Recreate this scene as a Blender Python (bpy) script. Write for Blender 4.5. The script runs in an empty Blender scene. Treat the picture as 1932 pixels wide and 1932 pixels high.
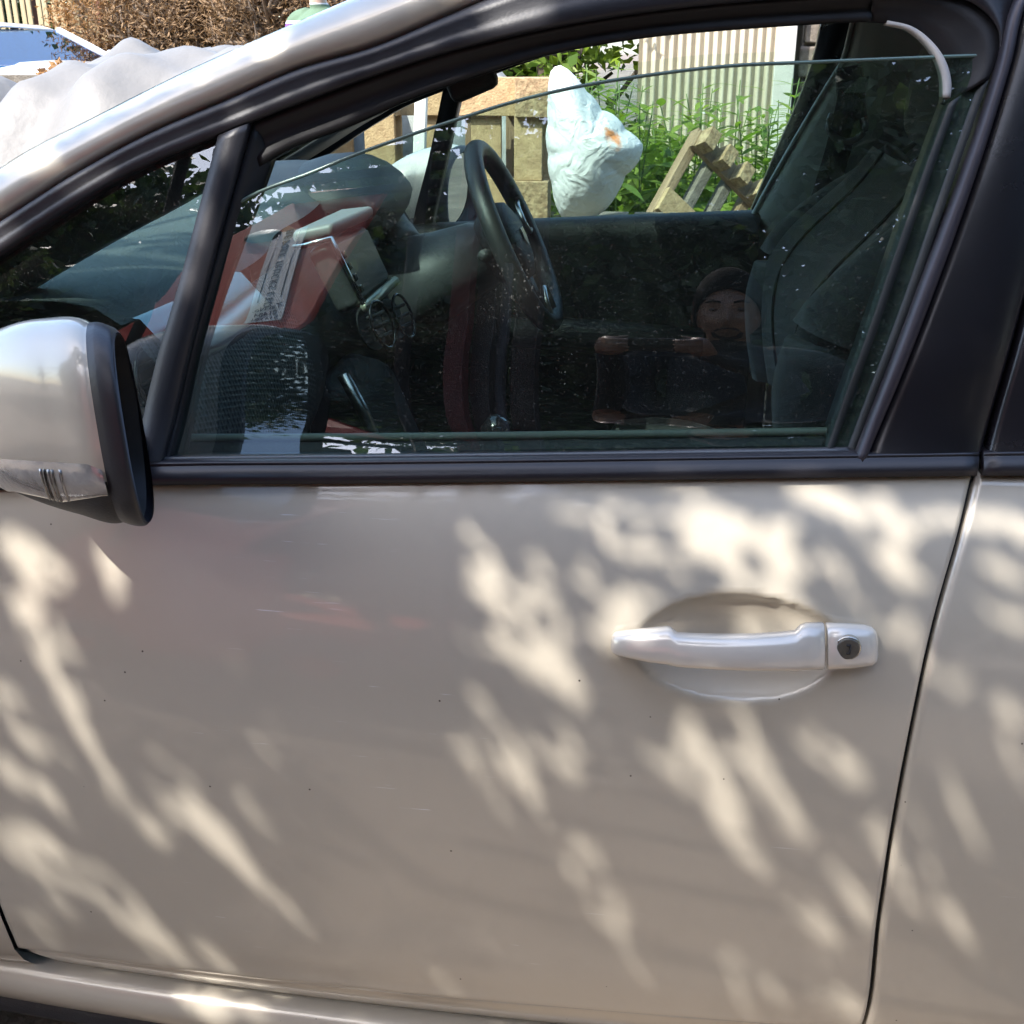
import bpy, bmesh, math, random
import numpy as np
from mathutils import Vector, Matrix, Euler
random.seed(7); RNG = np.random.default_rng(7)
SC = bpy.context.scene
COL = SC.collection
R = math.radians

# ------------------------------------------------------------------ camera, sky, sun, exposure
F, CC, VP = 2200., 966., (1257., 85.)          # focal length and centre in 1932-wide picture units
PITCH = math.atan((CC-VP[1])/F)
YAW = math.atan((VP[0]-CC)/(F/math.cos(PITCH)))
CAMP = np.array([0., -1.064, 1.3589])
cam = bpy.data.cameras.new('camera'); camo = bpy.data.objects.new('camera', cam); COL.objects.link(camo)
camo.location = CAMP
camo.rotation_euler = Euler((math.pi/2-PITCH, 0, YAW), 'XYZ')
cam.sensor_width = 36; cam.lens = 36*F/1932; cam.clip_start = .02; cam.clip_end = 400
cam.dof.use_dof = False
SC.camera = camo
SUN = np.array([.42, .50, -.757]); SUN /= np.linalg.norm(SUN)      # direction the light travels
w = bpy.data.worlds.new('World'); SC.world = w; w.use_nodes = True
nt = w.node_tree; bg = nt.nodes['Background']
sky = nt.nodes.new('ShaderNodeTexSky'); sky.sky_type = 'NISHITA'; sky.sun_disc = False
sky.sun_elevation = math.asin(-SUN[2]); sky.sun_rotation = math.atan2(-SUN[0], -SUN[1])
sky.air_density = 1.0; sky.dust_density = 1.5
nt.links.new(sky.outputs[0], bg.inputs[0]); bg.inputs[1].default_value = .15
sl = bpy.data.lights.new('sun', 'SUN'); sl.energy = 2.15; sl.angle = R(.5); sl.color = (1, .955, .90)
so = bpy.data.objects.new('sun', sl); COL.objects.link(so)
so.rotation_euler = Vector(SUN).to_track_quat('-Z', 'Y').to_euler(); so.location = (-3, -4, 9)
SC.view_settings.view_transform = 'Standard'; SC.view_settings.look = 'None'
SC.view_settings.exposure = 2.15; SC.view_settings.gamma = 1.0; SC.view_settings.use_curve_mapping = False
SC.cycles.use_denoising = True
SC.cycles.max_bounces = 6; SC.cycles.diffuse_bounces = 3; SC.cycles.use_adaptive_sampling = True; SC.cycles.adaptive_threshold = .02; SC.cycles.transparent_max_bounces = 14; SC.cycles.glossy_bounces = 4
SC.cycles.use_light_tree = False; SC.cycles.caustics_reflective = False; SC.cycles.caustics_refractive = False
SC.cycles.sample_clamp_indirect = 4

# ------------------------------------------------------------------ picture helpers (measuring only)
fwd = np.array([-math.sin(YAW)*math.cos(PITCH), math.cos(YAW)*math.cos(PITCH), -math.sin(PITCH)])
rgt = np.array([math.cos(YAW), math.sin(YAW), 0]); upv = np.cross(rgt, fwd)
def rd(u, v): return fwd+rgt*(u-CC)/F-upv*(v-CC)/F
def onY(u, v, Y):
    d = rd(u, v); return CAMP+(Y-CAMP[1])/d[1]*d
def onZ(u, v, z):
    d = rd(u, v); return CAMP+(z-CAMP[2])/d[2]*d
def proj(P):
    q = np.asarray(P)-CAMP; z = q@fwd
    return CC+F*(q@rgt)/z, CC-F*(q@upv)/z
ZP = [.16,.235,.275,.31,.37,.48,.62,.72,.80,.88,.94,.975,1.0,1.1,1.2,1.3,1.4,1.5]
YP = [.08,.03,-.010,-.036,-.053,-.068,-.078,-.078,-.07,-.052,-.030,-.012,0,.024,.05,.079,.112,.16]
def hermite(xs, ys, x):
    xs = np.array(xs, float); ys = np.array(ys, float); m = np.gradient(ys, xs)
    x = np.clip(np.asarray(x, float), xs[0], xs[-1]); i = np.clip(np.searchsorted(xs, x)-1, 0, len(xs)-2)
    h = xs[i+1]-xs[i]; t = (x-xs[i])/h
    return (2*t**3-3*t**2+1)*ys[i]+(t**3-2*t**2+t)*h*m[i]+(-2*t**3+3*t**2)*ys[i+1]+(t**3-t**2)*h*m[i+1]
def S(x, z):                                    # side surface of the car body: Y at (x, z)
    x = np.asarray(x, float)
    return hermite(ZP, YP, z)+.06*np.maximum(0, -x-.1)**2+.02*np.maximum(0, x)**2
def onS(u, v, off=0.):
    Y = 0.
    for _ in range(25):
        P = onY(u, v, Y); Y = .5*Y+.5*(float(S(P[0], P[2]))+off)
    return onY(u, v, Y)
CARW = 1.44                                     # far side is the near side mirrored about CARW/2
def mirr(P):
    P = np.array(P, float); P[..., 1] = CARW-P[..., 1]; return P

# ------------------------------------------------------------------ mesh helpers
def link(o, parent=None, keep=True):
    COL.objects.link(o)
    if parent is not None:
        o.parent = parent
        if keep and parent.type == 'EMPTY': o.matrix_parent_inverse = Matrix.LocRotScale(parent.location, parent.rotation_euler, None).inverted()
    return o
def tag(o, label=None, cat=None, group=None, kind=None):
    for k, v in (('label', label), ('category', cat), ('group', group), ('kind', kind)):
        if v: o[k] = v
    return o
def thing(name, label, cat, loc=(0,0,0), rot=(0,0,0), group=None):
    o = bpy.data.objects.new(name, None); o.location = loc; o.rotation_euler = rot; o.empty_display_size = .1
    COL.objects.link(o); return tag(o, label, cat, group)
def mob(name, V, Fc, mat, parent=None, smooth=True, bevel=0., sub=0, solid=0., keep=True, segs=2, solid_off=0.):
    me = bpy.data.meshes.new(name); me.from_pydata([tuple(map(float, p)) for p in V], [], [tuple(map(int, f)) for f in Fc])
    bm = bmesh.new(); bm.from_mesh(me); bmesh.ops.recalc_face_normals(bm, faces=bm.faces); bm.to_mesh(me); bm.free()
    if smooth: me.polygons.foreach_set('use_smooth', [True]*len(me.polygons))
    if mat: me.materials.append(mat)
    o = bpy.data.objects.new(name, me); link(o, parent, keep)
    if solid: m = o.modifiers.new('s', 'SOLIDIFY'); m.thickness = solid; m.offset = solid_off
    if bevel: m = o.modifiers.new('b', 'BEVEL'); m.width = bevel; m.segments = segs; m.limit_method = 'ANGLE'; m.angle_limit = R(35)
    if sub: m = o.modifiers.new('u', 'SUBSURF'); m.levels = m.render_levels = sub
    if bevel and smooth: m = o.modifiers.new('w', 'WEIGHTED_NORMAL'); m.keep_sharp = True
    return o
def raw(name, V, Fc, mat, parent=None, keep=True, smooth=False):      # big meshes, no normal fix
    V = np.asarray(V, np.float32); Fc = np.asarray(Fc, np.int32); k = Fc.shape[1]
    me = bpy.data.meshes.new(name); me.vertices.add(len(V)); me.vertices.foreach_set('co', V.ravel())
    me.loops.add(Fc.size); me.loops.foreach_set('vertex_index', Fc.ravel())
    me.polygons.add(len(Fc)); me.polygons.foreach_set('loop_start', np.arange(0, Fc.size, k, dtype=np.int32))
    me.polygons.foreach_set('loop_total', np.full(len(Fc), k, np.int32))
    if smooth: me.polygons.foreach_set('use_smooth', np.ones(len(Fc), bool))
    me.update(calc_edges=True); me.validate()
    me.materials.append(mat); o = bpy.data.objects.new(name, me); return link(o, parent, keep)
def gridf(n, m, cu=False, cv=False):
    f = []
    for i in range(n if cu else n-1):
        for j in range(m if cv else m-1):
            a, b = i*m+j, ((i+1) % n)*m+j; c, d = ((i+1) % n)*m+(j+1) % m, i*m+(j+1) % m
            f.append((a, b, c, d))
    return f
def grid(name, G, mat, parent=None, cu=False, cv=False, caps=False, **k):
    G = np.asarray(G, float); n, m = G.shape[:2]; f = gridf(n, m, cu, cv)
    if caps: f += [tuple(range(m)), tuple((n-1)*m+j for j in range(m))]
    return mob(name, G.reshape(-1, 3), f, mat, parent, **k)
def resamp(P, n):
    P = np.asarray(P, float); d = np.r_[0, np.cumsum(np.linalg.norm(np.diff(P, axis=0), axis=1))]
    t = np.linspace(0, d[-1], n); return np.stack([np.interp(t, d, P[:, k]) for k in range(P.shape[1])], 1)
def spl(P, n):                                   # smooth curve through points
    P = np.asarray(P, float); d = np.r_[0, np.cumsum(np.linalg.norm(np.diff(P, axis=0), axis=1))]
    t = np.linspace(0, d[-1], n); return np.stack([hermite(d, P[:, k], t) for k in range(P.shape[1])], 1)
def tubeg(P, r, n=10, flat=1., upd=(0, 0, 1)):
    P = np.asarray(P, float); r = np.broadcast_to(np.asarray(r, float), (len(P),)); T = np.gradient(P, axis=0)
    T /= np.linalg.norm(T, axis=1)[:, None]+1e-12; G = []
    a = np.linspace(0, 2*math.pi, n, endpoint=False)
    for p, t, q in zip(P, T, r):
        u = np.array(upd, float)
        if abs(t@u) > .95: u = np.array([1., 0, 0]) if abs(t[0]) < .9 else np.array([0, 1., 0])
        s = np.cross(t, u); s /= np.linalg.norm(s); v = np.cross(s, t)
        G.append(p+q*(np.cos(a)[:, None]*s+flat*np.sin(a)[:, None]*v))
    return np.array(G)
def tube(name, P, r, mat, parent=None, n=10, flat=1., closed=False, upd=(0, 0, 1), **k):
    return grid(name, tubeg(P, r, n, flat, upd), mat, parent, cu=closed, cv=True, caps=not closed, **k)
def boxv(c, s, rot=None):
    V = np.array([[x, y, z] for x in (-.5, .5) for y in (-.5, .5) for z in (-.5, .5)])*np.array(s)
    if rot is not None: V = V@np.array(Euler(rot).to_matrix()).T
    return V+np.array(c)
BF = [(0,1,3,2),(4,6,7,5),(0,4,5,1),(2,3,7,6),(0,2,6,4),(1,5,7,3)]
def box(name, c, s, mat, parent=None, rot=None, bevel=.004, **k):
    return mob(name, boxv(c, s, rot), BF, mat, parent, smooth=True, bevel=bevel, **k)
def prism(name, poly, vec, mat, parent=None, bevel=.004, **k):   # extrude a 3D polygon along vec
    P = np.asarray(poly, float); n = len(P); V = np.r_[P, P+np.asarray(vec, float)]
    f = [tuple(range(n)), tuple(range(2*n-1, n-1, -1))]+[(i, (i+1) % n, n+(i+1) % n, n+i) for i in range(n)]
    return mob(name, V, f, mat, parent, bevel=bevel, **k)
def joinm(parts):                                # parts: list of (V, F)
    V, Fc, o = [], [], 0
    for v, f in parts:
        V += [tuple(p) for p in v]; Fc += [tuple(i+o for i in q) for q in f]; o += len(v)
    return V, Fc
def dup(root, loc, rot=None, label=None, scale=None):
    r = root.copy(); COL.objects.link(r); r.location = loc
    if rot is not None: r.rotation_euler = rot
    if scale is not None: r.scale = (scale,)*3
    if label: r['label'] = label
    for ch in root.children:
        c = ch.copy(); COL.objects.link(c); c.parent = r
        for g in ch.children:
            d = g.copy(); COL.objects.link(d); d.parent = c
    return r
def sidepts(L, off=0., n=None, smooth=True):     # list of (u, v) or ('w', x, z) -> points on the side surface
    P = []
    for q in L:
        if q[0] == 'w': P.append([q[1], float(S(q[1], q[2]))+off, q[2]])
        else: P.append(onS(q[0], q[1], off))
    P = np.array(P)
    return (spl if smooth else resamp)(P, n) if n else P
def ribbon(name, A, B, prof, mat, parent=None, n=60, far=False, **k):
    # strip between two side curves; prof = [(w, off)] across it, off > 0 is into the car
    a, b = sidepts(A, 0, n), sidepts(B, 0, n); G = []
    for i in range(n):
        row = []
        for w_, o_ in prof:
            p = a[i]*(1-w_)+b[i]*w_; row.append([p[0], float(S(p[0], p[2]))+o_, p[2]])
        G.append(row)
    G = np.array(G); G = mirr(G) if far else G
    return grid(name, G, mat, parent, cv=True, caps=True, **k)

# ------------------------------------------------------------------ materials
MATS = {}
def newmat(name):
    m = bpy.data.materials.new(name); m.use_nodes = True; n = m.node_tree
    return m, n, n.nodes['Principled BSDF']
def M(name, col, rough=.5, metal=0., coat=0., var=.0, vscale=6., bump=0., bscale=60., spec=.5, sheen=0., col2=None, coat_rough=.03, stretch=None, trans=0., rvar=0.):
    if name in MATS: return MATS[name]
    m, n, b = newmat(name); L = n.links.new
    b.inputs['Roughness'].default_value = rough; b.inputs['Metallic'].default_value = metal
    b.inputs['Coat Weight'].default_value = coat; b.inputs['Coat Roughness'].default_value = coat_rough
    b.inputs['Specular IOR Level'].default_value = spec; b.inputs['Sheen Weight'].default_value = sheen
    b.inputs['Base Color'].default_value = (*col, 1)
    tc = n.nodes.new('ShaderNodeTexCoord'); src = tc.outputs['Object']
    if stretch:
        mp = n.nodes.new('ShaderNodeMapping'); mp.inputs['Scale'].default_value = stretch; L(src, mp.inputs[0]); src = mp.outputs[0]
    if var or col2:
        c2 = col2 or tuple(max(0, c*(1-var)) for c in col)
        no = n.nodes.new('ShaderNodeTexNoise'); no.inputs['Scale'].default_value = vscale; no.inputs['Detail'].default_value = 8; no.inputs['Roughness'].default_value = .65
        rp = n.nodes.new('ShaderNodeValToRGB'); rp.color_ramp.elements[0].position = .32; rp.color_ramp.elements[1].position = .7
        rp.color_ramp.elements[0].color = (*c2, 1); rp.color_ramp.elements[1].color = (*col, 1)
        L(src, no.inputs[0]); L(no.outputs[0], rp.inputs[0]); L(rp.outputs[0], b.inputs['Base Color'])
        if rvar:
            mr = n.nodes.new('ShaderNodeMapRange'); mr.inputs[3].default_value = rough-rvar; mr.inputs[4].default_value = rough+rvar
            L(no.outputs[0], mr.inputs[0]); L(mr.outputs[0], b.inputs['Roughness'])
    if bump:
        nb = n.nodes.new('ShaderNodeTexNoise'); nb.inputs['Scale'].default_value = bscale; nb.inputs['Detail'].default_value = 6
        bp = n.nodes.new('ShaderNodeBump'); bp.inputs['Strength'].default_value = bump; bp.inputs['Distance'].default_value = .01
        L(src, nb.inputs[0]); L(nb.outputs[0], bp.inputs['Height']); L(bp.outputs[0], b.inputs['Normal'])
    MATS[name] = m; return m
def glass(name, tint, f0=.09, dust=.0, rough=.0):
    m, n, b = newmat(name); L = n.links.new; n.nodes.remove(b); out = n.nodes['Material Output']
    tr = n.nodes.new('ShaderNodeBsdfTransparent'); tr.inputs[0].default_value = (*tint, 1)
    gl = n.nodes.new('ShaderNodeBsdfGlossy'); gl.inputs['Roughness'].default_value = rough
    lw = n.nodes.new('ShaderNodeLayerWeight'); lw.inputs[0].default_value = .5
    pw = n.nodes.new('ShaderNodeMath'); pw.operation = 'POWER'; pw.inputs[1].default_value = 4.; L(lw.outputs['Facing'], pw.inputs[0])
    ma = n.nodes.new('ShaderNodeMath'); ma.operation = 'MULTIPLY_ADD'; ma.inputs[1].default_value = 1-f0; ma.inputs[2].default_value = f0; L(pw.outputs[0], ma.inputs[0])
    mx = n.nodes.new('ShaderNodeMixShader'); L(ma.outputs[0], mx.inputs[0]); L(tr.outputs[0], mx.inputs[1]); L(gl.outputs[0], mx.inputs[2])
    last = mx
    if dust:
        df = n.nodes.new('ShaderNodeBsdfDiffuse'); df.inputs[0].default_value = (.6, .6, .55, 1)
        tc = n.nodes.new('ShaderNodeTexCoord'); no = n.nodes.new('ShaderNodeTexNoise'); no.inputs['Scale'].default_value = 420; no.inputs['Detail'].default_value = 3
        no2 = n.nodes.new('ShaderNodeTexNoise'); no2.inputs['Scale'].default_value = 5; no2.inputs['Detail'].default_value = 6
        rp = n.nodes.new('ShaderNodeValToRGB'); rp.color_ramp.elements[0].position = .6; rp.color_ramp.elements[1].position = .78
        rp.color_ramp.elements[0].color = (dust*.35,)*3+(1,); rp.color_ramp.elements[1].color = (min(1, dust*5),)*3+(1,)
        mu = n.nodes.new('ShaderNodeMath'); mu.operation = 'MULTIPLY'
        L(tc.outputs['Object'], no.inputs[0]); L(tc.outputs['Object'], no2.inputs[0]); L(no.outputs[0], rp.inputs[0]); L(rp.outputs[0], mu.inputs[0]); L(no2.outputs[0], mu.inputs[1])
        m2 = n.nodes.new('ShaderNodeMixShader'); L(mu.outputs[0], m2.inputs[0]); L(mx.outputs[0], m2.inputs[1]); L(df.outputs[0], m2.inputs[2]); last = m2
    L(last.outputs[0], out.inputs[0]); MATS[name] = m; return m
def leafmat(name, c1, c2, trans=.35, rough=.5):
    m, n, b = newmat(name); L = n.links.new; out = n.nodes['Material Output']
    ge = n.nodes.new('ShaderNodeNewGeometry'); rp = n.nodes.new('ShaderNodeValToRGB')
    rp.color_ramp.elements[0].color = (*c1, 1); rp.color_ramp.elements[1].color = (*c2, 1)
    oi = n.nodes.new('ShaderNodeObjectInfo'); ad = n.nodes.new('ShaderNodeMath'); ad.operation = 'ADD'; fr = n.nodes.new('ShaderNodeMath'); fr.operation = 'FRACT'
    L(ge.outputs['Random Per Island'], ad.inputs[0]); L(oi.outputs['Random'], ad.inputs[1]); L(ad.outputs[0], fr.inputs[0]); L(fr.outputs[0], rp.inputs[0])
    L(rp.outputs[0], b.inputs['Base Color']); b.inputs['Roughness'].default_value = rough
    tl = n.nodes.new('ShaderNodeBsdfTranslucent'); hs = n.nodes.new('ShaderNodeHueSaturation'); hs.inputs['Value'].default_value = 1.5; hs.inputs['Saturation'].default_value = 1.1
    L(rp.outputs[0], hs.inputs['Color']); L(hs.outputs[0], tl.inputs[0])
    mx = n.nodes.new('ShaderNodeMixShader'); mx.inputs[0].default_value = trans; L(b.outputs[0], mx.inputs[1]); L(tl.outputs[0], mx.inputs[2]); L(mx.outputs[0], out.inputs[0])
    MATS[name] = m; return m
def paintmat(name, col):
    m, n, b = newmat(name); L = n.links.new
    b.inputs['Base Color'].default_value = (*col, 1); b.inputs['Metallic'].default_value = .2; b.inputs['Roughness'].default_value = .40
    b.inputs['Coat Weight'].default_value = 1.; b.inputs['Coat Roughness'].default_value = .025; b.inputs['Coat IOR'].default_value = 1.55
    tc = n.nodes.new('ShaderNodeTexCoord')
    # fine scratches and dirt film: thin pale dashes + broad dulling
    mp = n.nodes.new('ShaderNodeMapping'); mp.inputs['Scale'].default_value = (9, 9, 210); mp.inputs['Rotation'].default_value = (0, R(4), 0); L(tc.outputs['Object'], mp.inputs[0])
    no = n.nodes.new('ShaderNodeTexNoise'); no.inputs['Scale'].default_value = 1.6; no.inputs['Detail'].default_value = 4; L(mp.outputs[0], no.inputs[0])
    n3 = n.nodes.new('ShaderNodeTexNoise'); n3.inputs['Scale'].default_value = 4.5; n3.inputs['Detail'].default_value = 2; L(tc.outputs['Object'], n3.inputs[0])
    r1 = n.nodes.new('ShaderNodeMapRange'); r1.inputs[1].default_value = .69; r1.inputs[2].default_value = .74; L(no.outputs[0], r1.inputs[0])
    r3 = n.nodes.new('ShaderNodeMapRange'); r3.inputs[1].default_value = .56; r3.inputs[2].default_value = .64; L(n3.outputs[0], r3.inputs[0])
    mu = n.nodes.new('ShaderNodeMath'); mu.operation = 'MULTIPLY'; L(r1.outputs[0], mu.inputs[0]); L(r3.outputs[0], mu.inputs[1])
    n2 = n.nodes.new('ShaderNodeTexNoise'); n2.inputs['Scale'].default_value = 7; n2.inputs['Detail'].default_value = 10; n2.inputs['Roughness'].default_value = .7; L(tc.outputs['Object'], n2.inputs[0])
    m0 = n.nodes.new('ShaderNodeMix'); m0.data_type = 'RGBA'; m0.inputs['A'].default_value = (*[c*.88 for c in col], 1); m0.inputs['B'].default_value = (*col, 1); L(n2.outputs[0], m0.inputs['Factor'])
    # specks of dirt
    vo = n.nodes.new('ShaderNodeTexVoronoi'); vo.inputs['Scale'].default_value = 26; L(tc.outputs['Object'], vo.inputs[0])
    rv = n.nodes.new('ShaderNodeMapRange'); rv.inputs[1].default_value = .034; rv.inputs[2].default_value = .02; L(vo.outputs['Distance'], rv.inputs[0])
    ms = n.nodes.new('ShaderNodeMix'); ms.data_type = 'RGBA'; ms.inputs['B'].default_value = (.07, .055, .04, 1); L(m0.outputs['Result'], ms.inputs['A']); L(rv.outputs[0], ms.inputs['Factor'])
    mx = n.nodes.new('ShaderNodeMix'); mx.data_type = 'RGBA'; mx.inputs['B'].default_value = (.8, .8, .8, 1); L(ms.outputs['Result'], mx.inputs['A']); L(mu.outputs[0], mx.inputs['Factor'])
    L(mx.outputs['Result'], b.inputs['Base Color'])
    cr = n.nodes.new('ShaderNodeMapRange'); cr.inputs[3].default_value = .02; cr.inputs[4].default_value = .09; L(n2.outputs[0], cr.inputs[0]); L(cr.outputs[0], b.inputs['Coat Roughness'])
    MATS[name] = m; return m
PAINT = paintmat('car paint', (.585, .53, .43))
HANDLE = M('pearl handle paint', (.66, .61, .53), .28, .2, 1.)
RUBBER = M('black rubber', (.012, .012, .014), .55, var=.3, vscale=30, bump=.05)
BLACKP = M('black pillar film', (.011, .010, .013), .28, coat=.25, coat_rough=.15, var=.25, vscale=5, rvar=.07)
SATIN = M('satin black trim', (.022, .022, .027), .42, var=.2, vscale=20, bump=.04, bscale=300)
PLAST = M('black plastic', (.02, .02, .022), .5, bump=.15, bscale=500)
GLASSD = glass('door glass', (.64, .79, .74), .17, .05)
GLASSQ = glass('quarter glass', (.66, .80, .75), .15, .04)
GLASSW = glass('windscreen glass', (.84, .92, .89), .05, .03)
DASH = M('dash plastic', (.09, .095, .10), .6, bump=.25, bscale=420, var=.15, vscale=12)
DASHT = M('dash soft panel', (.030, .031, .033), .6, var=.3)
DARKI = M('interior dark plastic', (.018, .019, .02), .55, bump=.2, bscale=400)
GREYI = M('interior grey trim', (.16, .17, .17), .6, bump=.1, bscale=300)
HEAD = M('headliner', (.22, .22, .215), .9, bump=.2, bscale=700)
FABRIC = M('seat fabric', (.013, .014, .016), .9, var=.3, vscale=300, bump=.3, bscale=900, sheen=.3)
FABRIC2 = M('seat side fabric', (.012, .013, .015), .8, var=.2, vscale=200, bump=.2, bscale=700, sheen=.2)
CHROME = M('chrome', (.75, .75, .76), .12, 1.)
SATINM = M('satin metal', (.5, .5, .5), .28, 1.)
GLOSSB = M('gloss black', (.008, .008, .009), .12, coat=.6)
SCREEN = M('screen glass', (.035, .036, .030), .3, coat=.3, coat_rough=.12)
TYRE = M('tyre', (.018, .018, .018), .85, var=.3, vscale=40, bump=.3, bscale=80)
WOOD = M('pallet wood', (.36, .25, .145), .8, col2=(.19, .125, .07), vscale=3, bump=.4, bscale=12, stretch=(1, 9, 9))
WOODL = M('fresh pallet wood', (.52, .38, .2), .8, col2=(.33, .22, .11), vscale=3, bump=.35, bscale=14, stretch=(9, 9, 1.2))
WOODG = M('weathered grey wood', (.24, .21, .17), .88, col2=(.11, .095, .075), vscale=3, bump=.5, bscale=14, stretch=(9, 9, 1))
CHIP = M('chipboard block', (.50, .38, .21), .9, col2=(.2, .12, .06), vscale=45, bump=.8, bscale=60)
def dotfab():                                    # dimpled soft panel
    m, n, b = newmat('dimpled panel'); L = n.links.new
    b.inputs['Base Color'].default_value = (.035, .037, .039, 1); b.inputs['Roughness'].default_value = .55
    tc = n.nodes.new('ShaderNodeTexCoord'); vo = n.nodes.new('ShaderNodeTexVoronoi'); vo.inputs['Scale'].default_value = 170; vo.inputs['Randomness'].default_value = 0.
    rp = n.nodes.new('ShaderNodeValToRGB'); rp.color_ramp.elements[0].position = .25; rp.color_ramp.elements[1].position = .55
    rp.color_ramp.elements[0].color = (.014, .015, .016, 1); rp.color_ramp.elements[1].color = (.07, .074, .076, 1)
    mp = n.nodes.new('ShaderNodeMapping'); mp.inputs['Rotation'].default_value = (R(20), R(35), R(45)); L(tc.outputs['Object'], mp.inputs[0])
    L(mp.outputs[0], vo.inputs[0]); L(vo.outputs['Distance'], rp.inputs[0]); L(rp.outputs[0], b.inputs['Base Color'])
    bp = n.nodes.new('ShaderNodeBump'); bp.inputs['Strength'].default_value = .6; bp.inputs['Distance'].default_value = .003; L(vo.outputs['Distance'], bp.inputs['Height']); L(bp.outputs[0], b.inputs['Normal'])
    return m
DIMPLE = dotfab()

# ------------------------------------------------------------------ ground
def ground():
    m, n, b = newmat('yard ground'); L = n.links.new; tc = n.nodes.new('ShaderNodeTexCoord')
    a = n.nodes.new('ShaderNodeTexNoise'); a.inputs['Scale'].default_value = .8; a.inputs['Detail'].default_value = 12; a.inputs['Roughness'].default_value = .7
    rp = n.nodes.new('ShaderNodeValToRGB'); e = rp.color_ramp.elements; e[0].position = .35; e[0].color = (.12, .095, .072, 1); e[1].position = .68; e[1].color = (.27, .215, .165, 1)
    L(tc.outputs['Object'], a.inputs[0]); L(a.outputs[0], rp.inputs[0]); L(rp.outputs[0], b.inputs['Base Color']); b.inputs['Roughness'].default_value = .95
    c = n.nodes.new('ShaderNodeTexNoise'); c.inputs['Scale'].default_value = 45; c.inputs['Detail'].default_value = 8
    bp = n.nodes.new('ShaderNodeBump'); bp.inputs['Strength'].default_value = .7; bp.inputs['Distance'].default_value = .03; L(tc.outputs['Object'], c.inputs[0]); L(c.outputs[0], bp.inputs['Height']); L(bp.outputs[0], b.inputs['Normal'])
    xs = np.r_[-200, -60, np.linspace(-20, 20, 60), 60, 200]
    G = np.array([[[x, y, .02*math.sin(x*1.7+y)*math.sin(y*1.3)*(abs(x) < 19 and abs(y) < 19) if not (-2.5 < x < 2.5 and -2.5 < y < 3) else 0.] for y in xs] for x in xs])
    o = grid('ground', G, m); tag(o, kind='structure', label='bare trodden earth of the sunlit yard')
ground()

# ------------------------------------------------------------------ the car
CAR = thing('parked_car', 'beige pearl hatchback with black pillars and front passenger window slightly lowered', 'car', (0, .72, 0))
def part(o, label=None):
    if label: o['label'] = label
    return o
# --- outline curves, read off the picture onto the side surface
A_L = [('w',-1.06,.985),('w',-.85,1.09),(0,418),(146,325),(293,246),(425,190),(566,129),(700,90),(850,27),(915,0),('w',-.05,1.438),('w',.2,1.462),('w',.5,1.47),('w',.9,1.455)]
MID_L = [('w',-1.0,.985),('w',-.84,1.055),(0,482),(132,395),(250,325),(410,258),(476,231),(560,198),(700,146),(850,98),(1000,62),(1150,34),(1300,14),(1450,0),(1650,-12),('w',.33,1.43)]
OPEN_L = [(478,318),(525,290),(640,245),(777,185),(910,140),(1000,112),(1100,90),(1230,70),(1400,55),(1500,48),(1600,42),(1680,40)]
CORNER = [(1680,40),(1725,52),(1762,80),(1788,118),(1797,160),(1790,200)]
REAR_L = [(1790,200),(1740,335),(1660,565),(1600,735),(1562,845),(1552,875)]
STRIPL = [('w',.345,1.44),(1912,0),(1882,117),(1724,566),(1616,848),(1608,870)]
STRIPR = [('w',.362,1.44),(1938,0),(1907,117),(1756,566),(1641,848),(1632,870)]
PANR = [('w',.435,1.44),(2082,0),(1930,565),(1850,852),(1846,870)]
REARPL = [('w',.442,1.44),(2093,0),(1940,565),(1861,852),(1857,870)]
BELT_T = [('w',-.76,.957),(150,872),(285,868),(700,864),(1250,857),(1844,848)]
BELT_B = [('w',-.76,.925),(150,915),(285,912),(700,908),(1250,901),(1838,893)]
a_pts = sidepts(A_L, 0, 200)
def zA(x): return np.interp(x, a_pts[:, 0], a_pts[:, 2])
bB = [onS(u, v, .045) for u, v in [(0,321),(73,275),(164,230),(264,179),(366,129),(469,83),(566,41),(650,5)]]
bB = np.array([[-1.06, 0, 1.03], [-.85, 0, 1.137]]+[list(p) for p in bB]+[[-.15, 0, 1.452], [0, 0, 1.486], [.3, 0, 1.507], [.9, 0, 1.50]])
def zB(x): return hermite(bB[:, 0], bB[:, 2], x)
# painted A pillar and roof rail
def pillar(far):
    G = []
    for x in np.linspace(-1.06, .9, 90):
        a, b = float(zA(x)), float(zB(x)); d = b-a; s = float(S(x, a))
        G.append([[x, s+.03, a-.004], [x, s+.002, a], [x, s-.005, a+.16*d], [x, s-.004, a+.4*d], [x, s+.006, a+.64*d], [x, s+.022, a+.84*d], [x, s+.042, a+.97*d], [x, s+.066, b], [x, s+.095, b-.003], [x, s+.12, b-.02], [x, s+.12, b-.035]])
    G = np.array(G); G = mirr(G) if far else G
    return grid('roof_pillar', G, PAINT, CAR)
pillar(False); pillar(True)
xs = np.linspace(-1.06, -.1, 30); Gw = []
for x in xs:
    y0 = float(S(x, zA(x)))+.085; z = float(zB(x))-.03
    Gw.append([[x-.16*(1-(2*t-1)**2)*(1 if x < -.3 else max(0, (-.1-x)/.2)), y0+(CARW-2*y0)*t, z-.03*(1-(2*t-1)**2)-.018] for t in np.linspace(0, 1, 20)])
grid('windscreen', Gw, GLASSW, CAR, solid=.004)
Gr = []
for x in np.linspace(-.16, 1.75, 30):
    y0 = float(S(x, zA(x)))+.09; z = float(zB(min(x, .9)))-.004-max(0, x-.9)*.10
    Gr.append([[x-(.14*(1-(2*t-1)**2) if x < -.1 else 0), y0+(CARW-2*y0)*t, z+.03*(1-(2*t-1)**2)] for t in np.linspace(0, 1, 20)])
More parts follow.
